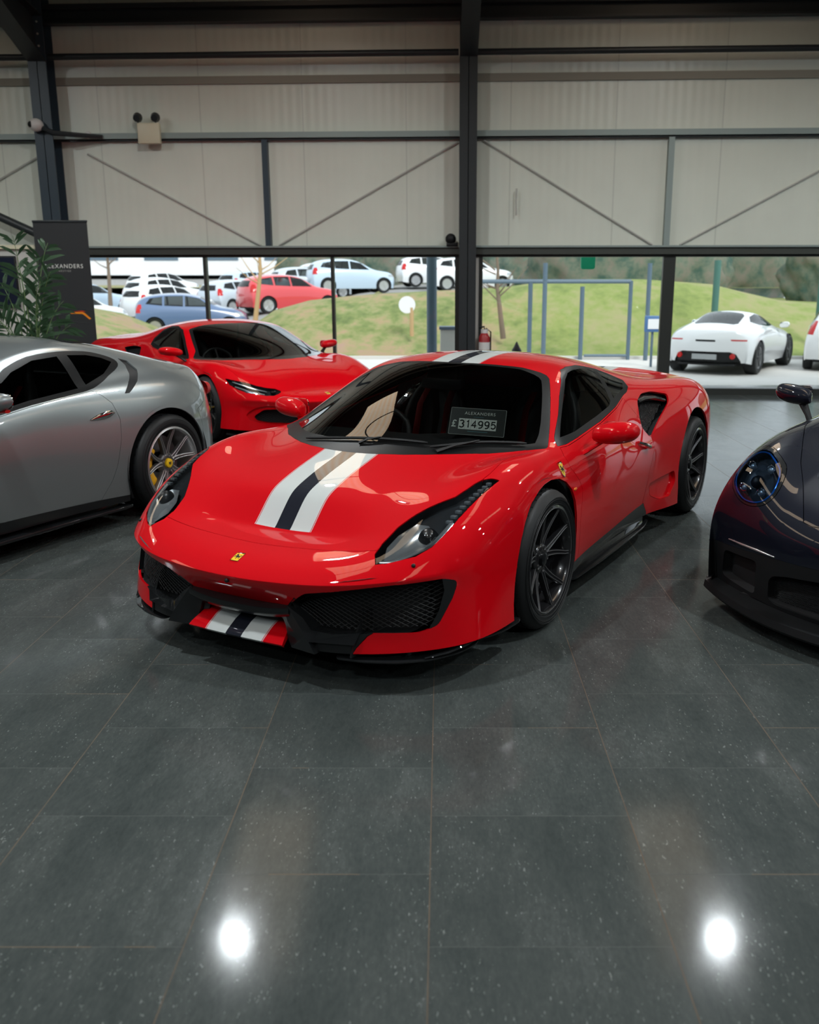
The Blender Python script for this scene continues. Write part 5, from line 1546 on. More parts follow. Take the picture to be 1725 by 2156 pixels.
def build_911():
    th = .7114
    root = thing('black_sports_car', 'black coupe with round headlamps cut off by the right picture edge', 'car', (2.485, 4.46, 0), PI - th)
    root.name = 'sports_car'
    sh = Shell(P911, 3, (('row', 3, 0, 9, .35),))
    for cy, cz, r in ((0, .33, .375), (-2.457, .345, .40)):
        sh.cut(arch_poly(cy, cz, r), 'side', 7, SIDEF)
    sh.cut([(-.36,.05),(-.36,.20),(-2.0,.20),(-2.1,.05)], 'side', 12, SIDEF)
    fr = lambda c, n: c.y > .25
    LP = [(.687,.819),(.645,.803),(.606,.779),(.580,.755),(.562,.715),(.563,.668),(.590,.633),(.628,.614),(.675,.606),(.722,.612),(.765,.636),(.795,.672),(.808,.715),(.800,.758),(.775,.795),(.735,.817)]
    LP = [tuple(v[:2]) for v in crspline([(a, b, 0) for a, b in LP], 2, True)]
    LPo = [((x-.685)*1.13+.685, (z-.713)*1.13+.713) for x, z in LP]
    lf_ = lambda c, n: c.y > .25 and c.z > .5
    sh.cut(LPo, 'front', 15, lf_)
    sh.cut(LP, 'front', 2, lf_, only=(15,))
    low = [(-.05,.40),(.26,.402),(.47,.390),(.60,.378),(.72,.362),(.80,.350),(.90,.34),(1.0,.33),(1.0,.05),(-.05,.05)]
    sh.cut(low, 'front', 13, lambda c, n: c.y > .38 and c.z < .5)
    GI = rounded([(-.05,.345),(.26,.345),(.42,.322),(.50,.300),(.525,.27),(.535,.17),(.50,.152),(-.05,.155)], [0,.01,.02,.02,.02,.03,.03,0])
    sh.cut(GI, 'front', 8, lambda c, n: c.y > .4, only=(13,))
    GS = rounded([(.60,.340),(.84,.315),(.86,.17),(.62,.155)], .03)
    sh.cut(GS, 'front', 14, lambda c, n: c.y > .3, only=(13,))
    hood = [(-.05,.945),(.10,.943),(.24,.935),(.33,.924),(.375,.905),(.39,.87),(.42,.80),(.47,.68),(.54,.54),(.61,.34),(.68,.13),(.72,-.05),(.70,-.22),(.60,-.30),(.40,-.27),(-.05,-.24)]
    sh.cut(hood, 'top', 1, top_of(.45))
    nos = rounded([(.13,.80),(.33,.76),(.40,.60),(.20,.62)], .03)
    sh.cut(nos, 'top', 16, top_of(.45), only=(1,))
    sh.cut([(-.05,-.30),(.40,-.33),(.58,-.38),(.68,-.48),(.64,-.75),(.54,-1.05),(.46,-1.10),(-.05,-1.08)], 'top', 3, top_of(.7))
    SW = [(-.52,.94),(-.80,1.06),(-1.0,1.14),(-1.4,1.19),(-1.8,1.15),(-2.1,1.05),(-2.05,.99),(-1.4,.955),(-.9,.94)]
    sh.cut(SW, 'side', 5, lambda c, n: c.x > .4 and c.z > .85)
    D = [(-.50,.90),(-.42,.7),(-.40,.22),(-1.5,.21),(-1.62,.45),(-1.66,.7),(-1.60,.94),(-.9,.925)]
    sh.cut(D, 'side', 10, SIDEF)
    shell_obj('body', sh.part(0, 'both', .0015, .012), 'black_paint', root)
    hd = shell_obj('bonnet', sh.part(1, 'both', .002, .012), 'black_paint', root)
    pair_parts(sh, root, 16, 'bonnet_vent', 'matt_black', 0, -.05, .05)
    shell_obj('front_apron', sh.part(13, 'both', 0, .01), 'black', root)
    g = shell_obj('grille', sh.part(8, 'both', 0, -.05, .06), 'matt_black', root)
    for sd in (1, -1): wires('grille_mesh', sh, [p for p in GI if p[0] > 0] + [(.0,.155)], 'front', .016, .045, .0016, 'black', g, sd, .6)
    pair_parts(sh, root, 14, 'side_duct', 'matt_black', 0, -.05, .05)
    shell_obj('windscreen', sh.part(3, 'both'), 'dark_glass', root)
    pair_parts(sh, root, 5, 'side_window', 'dark_glass')
    pair_parts(sh, root, 12, 'sill_panel', 'black', 0, .02)
    pair_parts(sh, root, 10, 'door', 'black_paint', .0015, .014)
    for sd, mr in ((1, None), (-1, 'flip')):
        shell_obj('lamp_ring', sh.part(15, mr, .002, .01), 'black_gloss', root)
        hl = shell_obj('headlamp', sh.part(2, mr, .001, .002, -.004), 'blue_lens', root)
        shell_obj('lamp_housing', sh.part(2, mr, .002, -.045, .05), 'lamp_dark', hl)
        # curved blue edge, four lamps and a centre projector
        def fp(x, z, d):
            q, nn = sh.on(x=x, z=z); q = q - nn*d; return Vector((q.x*sd, q.y, q.z))
        bm = bmesh.new(); tube(bm, [fp((x-.685)*.95+.685, (z-.713)*.95+.713, .004) for x, z in LP], .0045, 6, closed=True); obj('light_ring', bm, 'blue_trim', hl, 60)
        for dx, dz in ((-.055,.052),(.055,.052),(-.055,-.045),(.055,-.045)):
            bm = bmesh.new(); bmesh.ops.create_uvsphere(bm, u_segments=16, v_segments=10, radius=.017); b_ = obj('running_light', bm, 'lens_grey', hl, 60); b_.location = fp(.685+dx, .713+dz, .022)
            bm = bmesh.new(); tube(bm, [(.019*math.cos(2*PI*q/16), 0, .019*math.sin(2*PI*q/16)) for q in range(16)], .003, 5, closed=True); b_ = obj('light_bezel', bm, 'chrome', hl, 60); b_.location = fp(.685+dx, .713+dz, .012)
        bm = bmesh.new(); bmesh.ops.create_uvsphere(bm, u_segments=24, v_segments=16, radius=.033); b_ = obj('projector', bm, 'black_gloss', hl, 60); b_.location = fp(.685, .713, .035)
        # slim light in the bumper
        bm = bmesh.new()
        pts = [fp(.80,.385,-.002), fp(.70,.392,-.002), fp(.60,.398,-.002), fp(.49,.398,-.002)]
        tube(bm, pts, [.003,.006,.006,.003], 6); obj('indicator', bm, 'lens_grey', root, 60)
        # mirror
        mm = mirror_head('door_mirror', root, sd, (sd*.97, -.46, .985), 'black_paint', (.11, .075, .060))
        bm = bmesh.new(); tube(bm, [(sd*-.12,.02,-.16), (sd*-.10,.02,-.11), (sd*-.06,.0,-.05)], [.026,.022,.03], 10, flat=.6); obj('mirror_stalk', bm, 'black', mm)
        liner(root, 0, .35, .385, .52, .91, sd); liner(root, -2.457, .355, .41, .50, .92, sd)
    # splitter lip: a deep blade all round the nose
    bm = bmesh.new()
    outer = []
    outer = [(-.945,.38),(-.962,.46),(-.962,.54)]
    for k in range(25):
        x = -.94 + 1.88*k/24
        outer.append((x, 1.07 - .44*(abs(x)/.93)**2.2))
    outer += [(.962,.54),(.962,.46),(.945,.38)]
    rings = []
    for x, y in outer:
        rings.append([(x, y, .080), (x*1.006, y+.014, .095), (x*1.002, y+.008, .128), (x*.97, y-.05, .134), (x*.93, y-.12, .13), (x*.93, y-.12, .080)])
    loft(bm, rings)
    obj('splitter_blade', bm, 'black', root, 40)
    bm = bmesh.new(); prism(bm, [(-.70,.75),(.70,.75),(.60,.5),(.60,-.38),(.84,-.42),(.84,-2.0),(.55,-2.1),(.55,-3.1),(-.55,-3.1),(-.55,-2.1),(-.84,-2.0),(-.84,-.42),(-.60,-.38),(-.60,.5)], .12, .14); obj('undertray', bm, 'matt_black', root)
    bm = bmesh.new(); box(bm, -.7, .7, -2.0, -.4, .2, .24); box(bm, -.7, .7, -.6, -.4, .3, .86); obj('cabin_floor', bm, 'matt_black', root)
    for sx in (-.36, .36): bucket_seat(root, sx, -1.25, 'leather', 1, False)
    sp = twin_spokes(5, .30, .014, hubz=.05)
    for sd in (1, -1):
        wheel(root, (sd*.80, 0, .335), .335, .262, .255, sd, sp, 'black_wheel', 'black_wheel', 'black_gloss', 'caliper_yellow', spin=R(10))
        wheel(root, (sd*.78, -2.457, .35), .35, .27, .30, sd, sp, 'black_wheel', 'black_wheel', 'black_gloss', 'caliper_yellow', spin=R(10))
    return root

M['blue_trim'] = pm('blue_lens_edge', (.02, .16, .55), .15, .3, 1)

# ------------------------------------------------------------------ cars outside
def ground_wheels(root, pts, r, w, mat='alloy', x=.76):
    for y in pts:
        for sd in (1, -1):
            W = bpy.data.objects.new('wheel', None); COL.objects.link(W); W.parent = root
            W.location = (sd*x, y, r); W.rotation_euler = (0, 0, 0 if sd > 0 else PI)
            h = w/2
            bm = bmesh.new(); lathe(bm, [(h-.01,r*.66),(h,r*.72),(h,r*.93),(h-.03,r),(-h+.03,r),(-h,r*.9),(-h,r*.6)], 28); obj('tyre', bm, 'rubber', W, 40)
            bm = bmesh.new(); lathe(bm, [(h-.01,r*.66),(h-.03,r*.60),(h-.035,.01)], 28)
            for k in range(5): box(bm, h-.034, h-.012, -.018, .018, .02, r*.62, Matrix.Rotation(2*PI*k/5, 4, 'X'))
            obj('rim', bm, mat, W, 40)

def build_ftype(loc, head):
    rows = [
     sec(.72, .25, (.5,.25), (.66,.25), (.76,.25), (.84,.25), (.85,.25), (.84,.22), .25),
     sec(.80, .55, (.5,.55), (.66,.56), (.76,.56), (.86,.50), (.88,.36), (.86,.22), .30),
     sec(.45, .78, (.5,.78), (.66,.80), (.78,.76), (.91,.60), (.93,.40), (.88,.2), .10),
     sec(-.1, .88, (.55,.87), (.70,.86), (.82,.80), (.93,.62), (.93,.40), (.87,.2)),
     sec(-.75, .98, (.66,.94), (.78,.90), (.86,.84), (.92,.62), (.90,.40), (.86,.2), .12),
     sec(-1.2, 1.22, (.56,1.16), (.79,.93), (.86,.88), (.92,.62), (.89,.40), (.86,.2), .06),
     sec(-1.7, 1.305, (.50,1.25), (.76,.97), (.85,.91), (.93,.66), (.90,.40), (.86,.2)),
     sec(-2.2, 1.26, (.47,1.19), (.70,1.02), (.86,.95), (.95,.72), (.94,.40), (.90,.2)),
     sec(-2.62, 1.13, (.46,1.07), (.66,1.01), (.87,.94), (.965,.74), (.965,.42), (.93,.2)),
     sec(-3.05, 1.00, (.47,.98), (.65,.95), (.83,.88), (.93,.70), (.94,.42), (.90,.22), -.08),
     sec(-3.36, .935, (.48,.92), (.63,.895), (.76,.83), (.85,.66), (.87,.42), (.84,.25), -.22),
     sec(-3.42, .80, (.48,.79), (.62,.78), (.74,.74), (.83,.62), (.84,.42), (.82,.26), -.24),
     sec(-3.44, .55, (.48,.55), (.62,.55), (.74,.54), (.82,.50), (.83,.38), (.81,.27), -.24),
     sec(-3.36, .26, (.48,.26), (.62,.26), (.74,.26), (.79,.26), (.80,.26), (.79,.25), -.22)]
    root = thing('outdoor_coupe', 'white coupe seen from behind outside the right-hand window', 'car', loc, head)
    root.name = 'coupe'
    sh = Shell(rows, 2, (('row', 10, 0, 9, .5),))
    for cy, r in ((0, .37), (-2.62, .38)): sh.cut(arch_poly(cy, .34, r, 16), 'side', 7, SIDEF)
    sh.cut([(-.05,-2.05),(.36,-2.05),(.44,-2.2),(.47,-2.75),(.40,-2.86),(-.05,-2.88)], 'top', 4, top_of(.9))
    sh.cut([(-.05,-.70),(.55,-.82),(.62,-.95),(.50,-1.35),(-.05,-1.38)], 'top', 3, top_of(.85))
    sh.cut([(-.95,.96),(-1.25,1.13),(-1.7,1.22),(-2.1,1.17),(-2.35,1.07),(-2.1,1.0),(-1.5,.955)], 'side', 5, lambda c, n: c.x > .35 and c.z > .9)
    sh.cut([(-.05,.49),(.50,.49),(.62,.44),(.70,.30),(.72,.22),(-.05,.22)], 'front', 13, lambda c, n: c.y < -3)
    sh.cut([(.50,.745),(.80,.74),(.80,.71),(.52,.715)], 'front', 2, lambda c, n: c.y < -3)
    sh.cut([(-.05,.735),(.21,.735),(.21,.695),(-.05,.695)], 'front', 14, lambda c, n: c.y < -3)
    shell_obj('body', sh.part(0, 'both', 0, .02), 'white_paint', root)
    shell_obj('rear_window', sh.part(4, 'both'), 'dark_glass', root)
    shell_obj('windscreen', sh.part(3, 'both'), 'dark_glass', root)
    pair_parts(sh, root, 5, 'side_window', 'dark_glass')
    shell_obj('diffuser', sh.part(13, 'both', 0, -.03, .04), 'black', root)
    shell_obj('number_recess', sh.part(14, 'both', 0, -.02, .02), 'black', root)
    pair_parts(sh, root, 2, 'tail_lamp', 'tail_red', 0, .01)
    for sd in (1, -1):
        bm = bmesh.new(); lathe(bm, [(0,.001),(-.02,.001),(-.03,.05),(0,.06)], 16, 'Y'); o = obj('fog_lamp', bm, 'tail_red', root); o.location = (sd*.56, -3.32, .40)
        mirror_head('door_mirror', root, sd, (sd*1.0, -.95, .97), 'white_paint', (.11, .08, .07))
        liner(root, 0, .35, .38, .5, .9, sd); liner(root, -2.62, .35, .40, .5, .93, sd)
    bm = bmesh.new(); box(bm, -.26, .26, -3.43, -3.40, .33, .44); obj('number_plate', bm, 'lens_grey', root)
    bm = bmesh.new(); box(bm, -.6, .6, -3.3, .6, .2, .24); box(bm, -.6, .6, -2.6, -.7, .24, .80, bevel=.05); obj('undertray', bm, 'matt_black', root)
    ground_wheels(root, (0, -2.62), .345, .27, 'alloy_dark', .80)
    return root

HATCH = [
 sec(.66, .25, (.5,.25), (.64,.25), (.72,.25), (.78,.25), (.79,.25), (.78,.22), .22),
 sec(.74, .60, (.5,.60), (.64,.62), (.74,.62), (.80,.54), (.82,.36), (.80,.22), .26),
 sec(.50, .86, (.5,.86), (.64,.87), (.74,.82), (.84,.62), (.85,.40), (.82,.2), .10),
 sec(.05, .96, (.55,.95), (.68,.93), (.78,.87), (.86,.64), (.86,.40), (.82,.2)),
 sec(-.45, 1.04, (.66,1.00), (.76,.96), (.82,.90), (.86,.64), (.85,.40), (.82,.2), .1),
 sec(-.95, 1.40, (.58,1.34), (.78,.98), (.83,.92), (.86,.64), (.85,.40), (.82,.2)),
 sec(-1.6, 1.50, (.56,1.43), (.78,1.0), (.83,.94), (.86,.64), (.85,.40), (.82,.2)),
 sec(-2.3, 1.48, (.54,1.41), (.76,1.03), (.83,.96), (.86,.66), (.86,.40), (.83,.2)),
 sec(-2.8, 1.42, (.52,1.36), (.72,1.05), (.80,.96), (.85,.66), (.86,.40), (.83,.2), -.03),
 sec(-3.15, 1.28, (.50,1.22), (.66,1.05), (.76,.94), (.82,.66), (.84,.40), (.81,.22), -.12),
 sec(-3.30, .95, (.50,.95), (.66,.94), (.75,.90), (.81,.64), (.82,.40), (.80,.24), -.14),
 sec(-3.34, .55, (.50,.55), (.66,.55), (.75,.54), (.80,.50), (.81,.38), (.79,.26), -.14),
 sec(-3.25, .26, (.50,.26), (.66,.26), (.75,.26), (.78,.26), (.79,.26), (.78,.25), -.14)]
def hatch_proto(name, paint, lift=1.0, label='', cat='car', loc=(0,0,0), rz=0):
    root = thing(name, label, cat, loc, rz)
    rows = [[(x, y, .0 + z*lift) for x, y, z in r] for r in HATCH]
    sh = Shell(rows, 2)
    for cy in (0, -2.55): sh.cut(arch_poly(cy, .33, .36, 14), 'side', 7, SIDEF)
    L = lambda pts: [(y, z*lift) for y, z in pts]
    sh.cut([(-.05,-.40),(.58,-.50),(.62,-.62),(.52,-.98),(-.05,-.97)], 'top', 3, lambda c, n: c.z > .95*lift and c.y > -1.1)
    sh.cut(L([(-.62,1.01),(-1.0,1.30),(-1.5,1.39),(-1.5,1.03)]), 'side', 5, lambda c, n: c.x > .45 and c.z > .95*lift)
    sh.cut(L([(-1.56,1.03),(-1.56,1.39),(-2.2,1.38),(-2.2,1.06)]), 'side', 6, lambda c, n: c.x > .45 and c.z > .95*lift)
    sh.cut(L([(-2.27,1.06),(-2.27,1.37),(-2.7,1.31),(-2.85,1.12)]), 'side', 8, lambda c, n: c.x > .45 and c.z > .95*lift)
    sh.cut([(x, z*lift) for x, z in [(-.05,1.25),(.42,1.24),(.52,1.02),(-.05,1.0)]], 'front', 4, lambda c, n: c.y < -2.9)
    sh.cut([(x, z*lift) for x, z in [(.58,1.10),(.90,1.12),(.90,.82),(.66,.80)]], 'front', 2, lambda c, n: c.y < -3.0)
    sh.cut([(x, z*lift) for x, z in [(.46,.78),(.90,.84),(.90,.70),(.50,.66)]], 'front', 9, lambda c, n: c.y > .25)
    sh.cut([(x, z*lift) for x, z in [(-.05,.72),(.42,.70),(.50,.32),(-.05,.30)]], 'front', 10, lambda c, n: c.y > .4)
    b = shell_obj('body', sh.part(0, 'both', 0, .02), paint, root)
    shell_obj('windscreen', sh.part(3, 'both'), 'dark_glass', root)
    shell_obj('rear_window', sh.part(4, 'both'), 'dark_glass', root)
    shell_obj('grille', sh.part(10, 'both', 0, .02, .02), 'black', root)
    for pid in (5, 6, 8): pair_parts(sh, root, pid, 'side_window', 'dark_glass')
    pair_parts(sh, root, 2, 'tail_lamp', 'tail_red'); pair_parts(sh, root, 9, 'headlamp', 'lens_grey')
    bm = bmesh.new(); box(bm, -.62, .62, -3.1, .5, .2*lift, .26*lift); box(bm, -.6, .6, -3.0, -.3, .26*lift, .86*lift, bevel=.04); obj('undertray', bm, 'matt_black', root)
    ground_wheels(root, (0, -2.55), .33, .2, 'alloy', .745)
    return root
def recolour(root, mat):
    for ch in bpy.data.objects:
        if ch.parent == root and ch.name.startswith('body'):
            ch.material_slots[0].link = 'OBJECT'; ch.material_slots[0].material = mat
# ------------------------------------------------------------------ things in the hall
def on_car(root, p):
    """car local -> world"""
    return Matrix.Translation(root.location) @ root.rotation_euler.to_matrix().to_4x4() @ Vector(p)
def stroke(name, lines, mat, parent, w, size, th=.0004):
    """flat lettering drawn with a broad pen; lines are polylines in a unit box"""
    bm = bmesh.new()
    for ln in lines:
        P = [Vector((x*size, y*size, 0)) for x, y in ln]
        L = []; Rr = []
        for i, p in enumerate(P):
            a = (P[i] - P[i-1]).normalized() if i else (P[1] - P[0]).normalized()
            b = (P[i+1] - P[i]).normalized() if i < len(P)-1 else a
            t = (a + b); t = t.normalized() if t.length > 1e-6 else a
            n = Vector((-t.y, t.x, 0)); k = 1/max(.5, n.dot(Vector((-a.y, a.x, 0))))
            L.append(p + n*w/2*k); Rr.append(p - n*w/2*k)
        A = [[bm.verts.new((q.x, q.y, z)) for q in S] for S in (L, Rr) for z in (0, th)]
        for i in range(len(P)-1):
            bm.faces.new((A[0][i], A[0][i+1], A[1][i+1], A[1][i])); bm.faces.new((A[2][i], A[3][i], A[3][i+1], A[2][i+1]))
            bm.faces.new((A[1][i], A[1][i+1], A[3][i+1], A[3][i])); bm.faces.new((A[0][i], A[2][i], A[2][i+1], A[0][i+1]))
    return obj(name, bm, mat, parent, 0)
def arcp(cx, cy, rx, ry, a0, a1, n=12):
    return [(cx + rx*math.cos(R(a0 + (a1-a0)*i/n)), cy + ry*math.sin(R(a0 + (a1-a0)*i/n))) for i in range(n+1)]
GLY = {'3': [arcp(0, .25, .24, .22, 150, -85), arcp(0, -.23, .27, .25, 85, -150)],
       '1': [[(-.16, .30), (.0, .38), (.06, .48), (.06, -.48)]],
       '4': [[(.10, -.48), (.10, .46), (-.28, -.18), (.28, -.18)]],
       '9': [arcp(0, .18, .25, .28, 0, 360, 18), [(.25, .18)] + arcp(-.03, -.08, .28, .38, 15, -70, 8) + [(-.12, -.47), (-.20, -.44)]],
       '5': [[(.24, .44), (-.18, .44), (-.22, .02)] + arcp(0, -.16, .27, .30, 140, -150, 14)],
       '£': [arcp(.08, .27, .20, .20, 20, 180, 10) + [(-.12, .05), (-.10, -.25), (-.24, -.45), (.28, -.45)], [(-.28, .0), (.14, .0)]]}
def build_card(root):
    # corners in the car's frame (mirrored x): bottom left/right and top left/right as seen from the front
    BL, BR, TR, TL = [on_car(root, p) for p in ((-.256,-.254,.855), (-.534,-.345,.843), (-.513,-.426,.971), (-.235,-.336,.983))]
    X = (BR - BL).normalized(); Y = ((TL - BL) - X*((TL - BL).dot(X))).normalized(); Z = X.cross(Y)
    w = (BR - BL).length; h = (TL - BL).length
    t = bpy.data.objects.new('price_card', None); COL.objects.link(t)
    t.matrix_world = Matrix.Translation(BL) @ Matrix((X, Y, Z)).transposed().to_4x4()
    tag(t, 'dark dealer price card reading 314995 behind the windscreen of the striped coupe', 'sign')
    bm = bmesh.new(); prism(bm, rounded([(0, 0), (w, 0), (w, h), (0, h)], .006), -.003, 0); obj('backing', bm, 'card_edge', t)
    bm = bmesh.new(); prism(bm, rounded([(.0025, .0025), (w-.0025, .0025), (w-.0025, h-.0025), (.0025, h-.0025)], .005), 0, .0008); obj('face', bm, 'card_dark', t)
    n = 6; x0, x1, y0, y1 = w*.165, w*.845, h*.20, h*.60; cw = (x1-x0)/n
    for i, ch in enumerate('314995'):
        bm = bmesh.new(); box(bm, x0 + cw*i + .0005, x0 + cw*(i+1) - .0005, y0, y1, .0008, .0018)
        d = obj('digit_tile', bm, 'card_white', t, 0)
        tx = stroke('digit', GLY[ch], 'matt_black', d, h*.046, h*.27); tx.location = (x0 + cw*(i+.5), (y0+y1)/2, .0019)
    a = stroke('pound_sign', GLY['£'], 'card_white', t, h*.040, h*.24); a.location = (w*.085, h*.40, .0010)
    a = text_obj('dealer_name', 'ALEXANDERS', h*.155, 'card_white', t, .0002, space=1.15); a.location = (w*.53, h*.80, .0012)
    bm = bmesh.new(); box(bm, w*.34, w*.70, h*.125, h*.140, .0008, .0012); obj('small_print', bm, 'card_blue', t, 0)
    bm = bmesh.new(); box(bm, w*.42, w*.60, h*.665, h*.675, .0008, .0012); obj('small_print', bm, 'card_blue', t, 0)
    return t
M['card_dark'] = pm('card_dark', (.03, .033, .032), .3)
M['card_edge'] = pm('clear_acrylic_edge', (.45, .48, .46), .2)
M['card_white'] = pm('card_white', (.85, .88, .82), .5)
M['card_blue'] = pm('card_blue_print', (.10, .32, .38), .5)

def build_banner():
    t = thing('banner_stand', 'tall dark pull-up banner with dealer name and an orange tail lamp', 'banner', (-5.02, 12.80, 0), R(-2))
    bm = bmesh.new(); box(bm, -.36, .36, -.004, .004, .07, 2.36); obj('banner_sheet', bm, 'banner_dark', t, 0)
    bm = bmesh.new(); box(bm, -.38, .38, -.09, .09, 0, .08, bevel=.02); obj('base', bm, 'steel', t)
    bm = bmesh.new(); box(bm, -.365, .365, -.012, .012, 2.35, 2.38, bevel=.004); obj('top_rail', bm, 'steel_dark', t)
    bm = bmesh.new(); tube(bm, [(0, .03, .05), (0, .03, 2.33)], .012, 8); obj('pole', bm, 'steel', t)
    a = text_obj('dealer_name', 'ALEXANDERS', .075, 'card_white', t, .0005, space=1.2); a.location = (.0, -.0055, 1.795); a.rotation_euler = (R(90), 0, 0)
    a = text_obj('dealer_name', 'PRESTIGE', .032, 'brace', t, .0005, space=1.5); a.location = (.0, -.0055, 1.735); a.rotation_euler = (R(90), 0, 0)
    # printed tail of a car: lamp bar and body lines
    bm = bmesh.new(); prism(bm, [(.03,1.185),(.05,1.200),(.20,1.205),(.235,1.185),(.31,1.115),(.285,1.105),(.215,1.165),(.19,1.178),(.05,1.180)], -.0065, -.0045, 'Y'); obj('tail_lamp_print', bm, 'print_orange', t, 0)
    bm = bmesh.new(); prism(bm, [(.06,1.205),(.20,1.222),(.245,1.205),(.20,1.207)], -.0064, -.0046, 'Y'); obj('tail_lamp_print', bm, 'print_red', t, 0)
    for pts in ([(-.30,1.20),(-.15,1.24),(.05,1.255),(.22,1.245),(.34,1.225)], [(-.30,1.06),(-.1,1.09),(.04,1.08),(.15,1.06),(.34,1.055)], [(-.28,1.15),(-.1,1.165),(.0,1.16)], [(-.25,1.12),(-.12,1.125)], [(-.3,1.0),(-.1,1.01),(.1,.98)]):
        bm = bmesh.new(); tube(bm, [(x, -.005, z) for x, z in pts], .0035, 4, flat=.5); obj('body_line_print', bm, 'print_grey', t, 0)
M['banner_dark'] = pm('banner_print', (.030, .032, .034), .5)
M['print_orange'] = pm('orange_print', (.95, .30, .01), .5)
M['print_red'] = pm('red_print', (.6, .02, .01), .5)
M['print_grey'] = pm('grey_print', (.09, .095, .10), .5)

def build_palm():
    t = thing('potted_palm', 'leafy green palm in a pot behind the silver coupe', 'plant', (-4.12, 9.5, 0))
    bm = bmesh.new(); lathe(bm, [(0, .001), (0, .15), (.03, .16), (.42, .20), (.45, .21), (.45, .19), (.40, .18), (.40, .001)], 32, 'Z'); obj('pot', bm, 'black', t)
    bm = bmesh.new(); lathe(bm, [(.405, .001), (.405, .175), (.395, .175)], 24, 'Z'); obj('soil', bm, 'bark', t)
    rnd = random.Random(5)
    tips = [(-.05,2.04,-.06),(.22,1.98,.1),(-.42,1.36,-.05),(-.30,1.60,.1),(.30,1.70,-.1),(.10,1.86,.15),(-.38,1.02,-.12),(.34,1.42,.05),(-.12,1.78,.1),(-.46,1.52,.0),(.18,1.56,-.15),(.05,1.3,.2),(-.22,1.25,-.2),(.36,1.18,.12)]
    for k, (tx, tz, ty) in enumerate(tips):
        arch = .18 + .10*rnd.random()
        b0 = Vector((rnd.uniform(-.04, .06), rnd.uniform(-.05, .05), .40)); tip = Vector((tx, ty, tz))
        ctrl = Vector((tx*.35, ty*.35, tz*.75 + .35*arch + .10))
        P = [b0*(1-s)**2 + ctrl*2*s*(1-s) + tip*s*s for s in [i/14 for i in range(15)]]
        bm = bmesh.new(); tube(bm, P, [.009 - .0005*i for i in range(15)], 5)
        ns = len(bm.faces)
        for i in range(5, 15, 2):
            for sg in (-1, 1):
                for rep in range(1 + (i % 4 == 1)):
                    p = P[min(i, 14)] if rep == 0 else (P[i-1] + P[i])*.5
                    d = (P[min(i+1, 14)] - P[i-1]).normalized()
                    sd_ = d.cross(Vector((0, -1, .25))).normalized()*sg
                    L = .27*(1 - abs(i-9)/12) + rnd.uniform(-.02, .02)
                    dirv = (d*.75 + sd_*.75 + Vector((0, rnd.uniform(-.35, .35), -.12))).normalized()
                    wv = dirv.cross(Vector((0, 1, 0))).normalized()*.017
                    a = p; m1 = p + dirv*L*.4; m2 = p + dirv*L*.8 + Vector((0, 0, -.015)); e = p + dirv*L + Vector((0, 0, -.035))
                    v = [bm.verts.new(q) for q in (a - d*.006, m1 + wv, m2 + wv*.7, e, m2 - wv*.7, m1 - wv)]
                    bm.faces.new(v)
        for f_ in list(bm.faces)[ns:]: f_.material_index = 1
        fr = obj('frond', bm, 'palm_stem', t, 0, recalc=False); fr.data.materials.append(M['palm_leaf'])
M['palm_leaf'] = pm('palm_leaf', (.035, .085, .035), .5)
M['palm_stem'] = pm('palm_stem', (.12, .20, .07), .5)

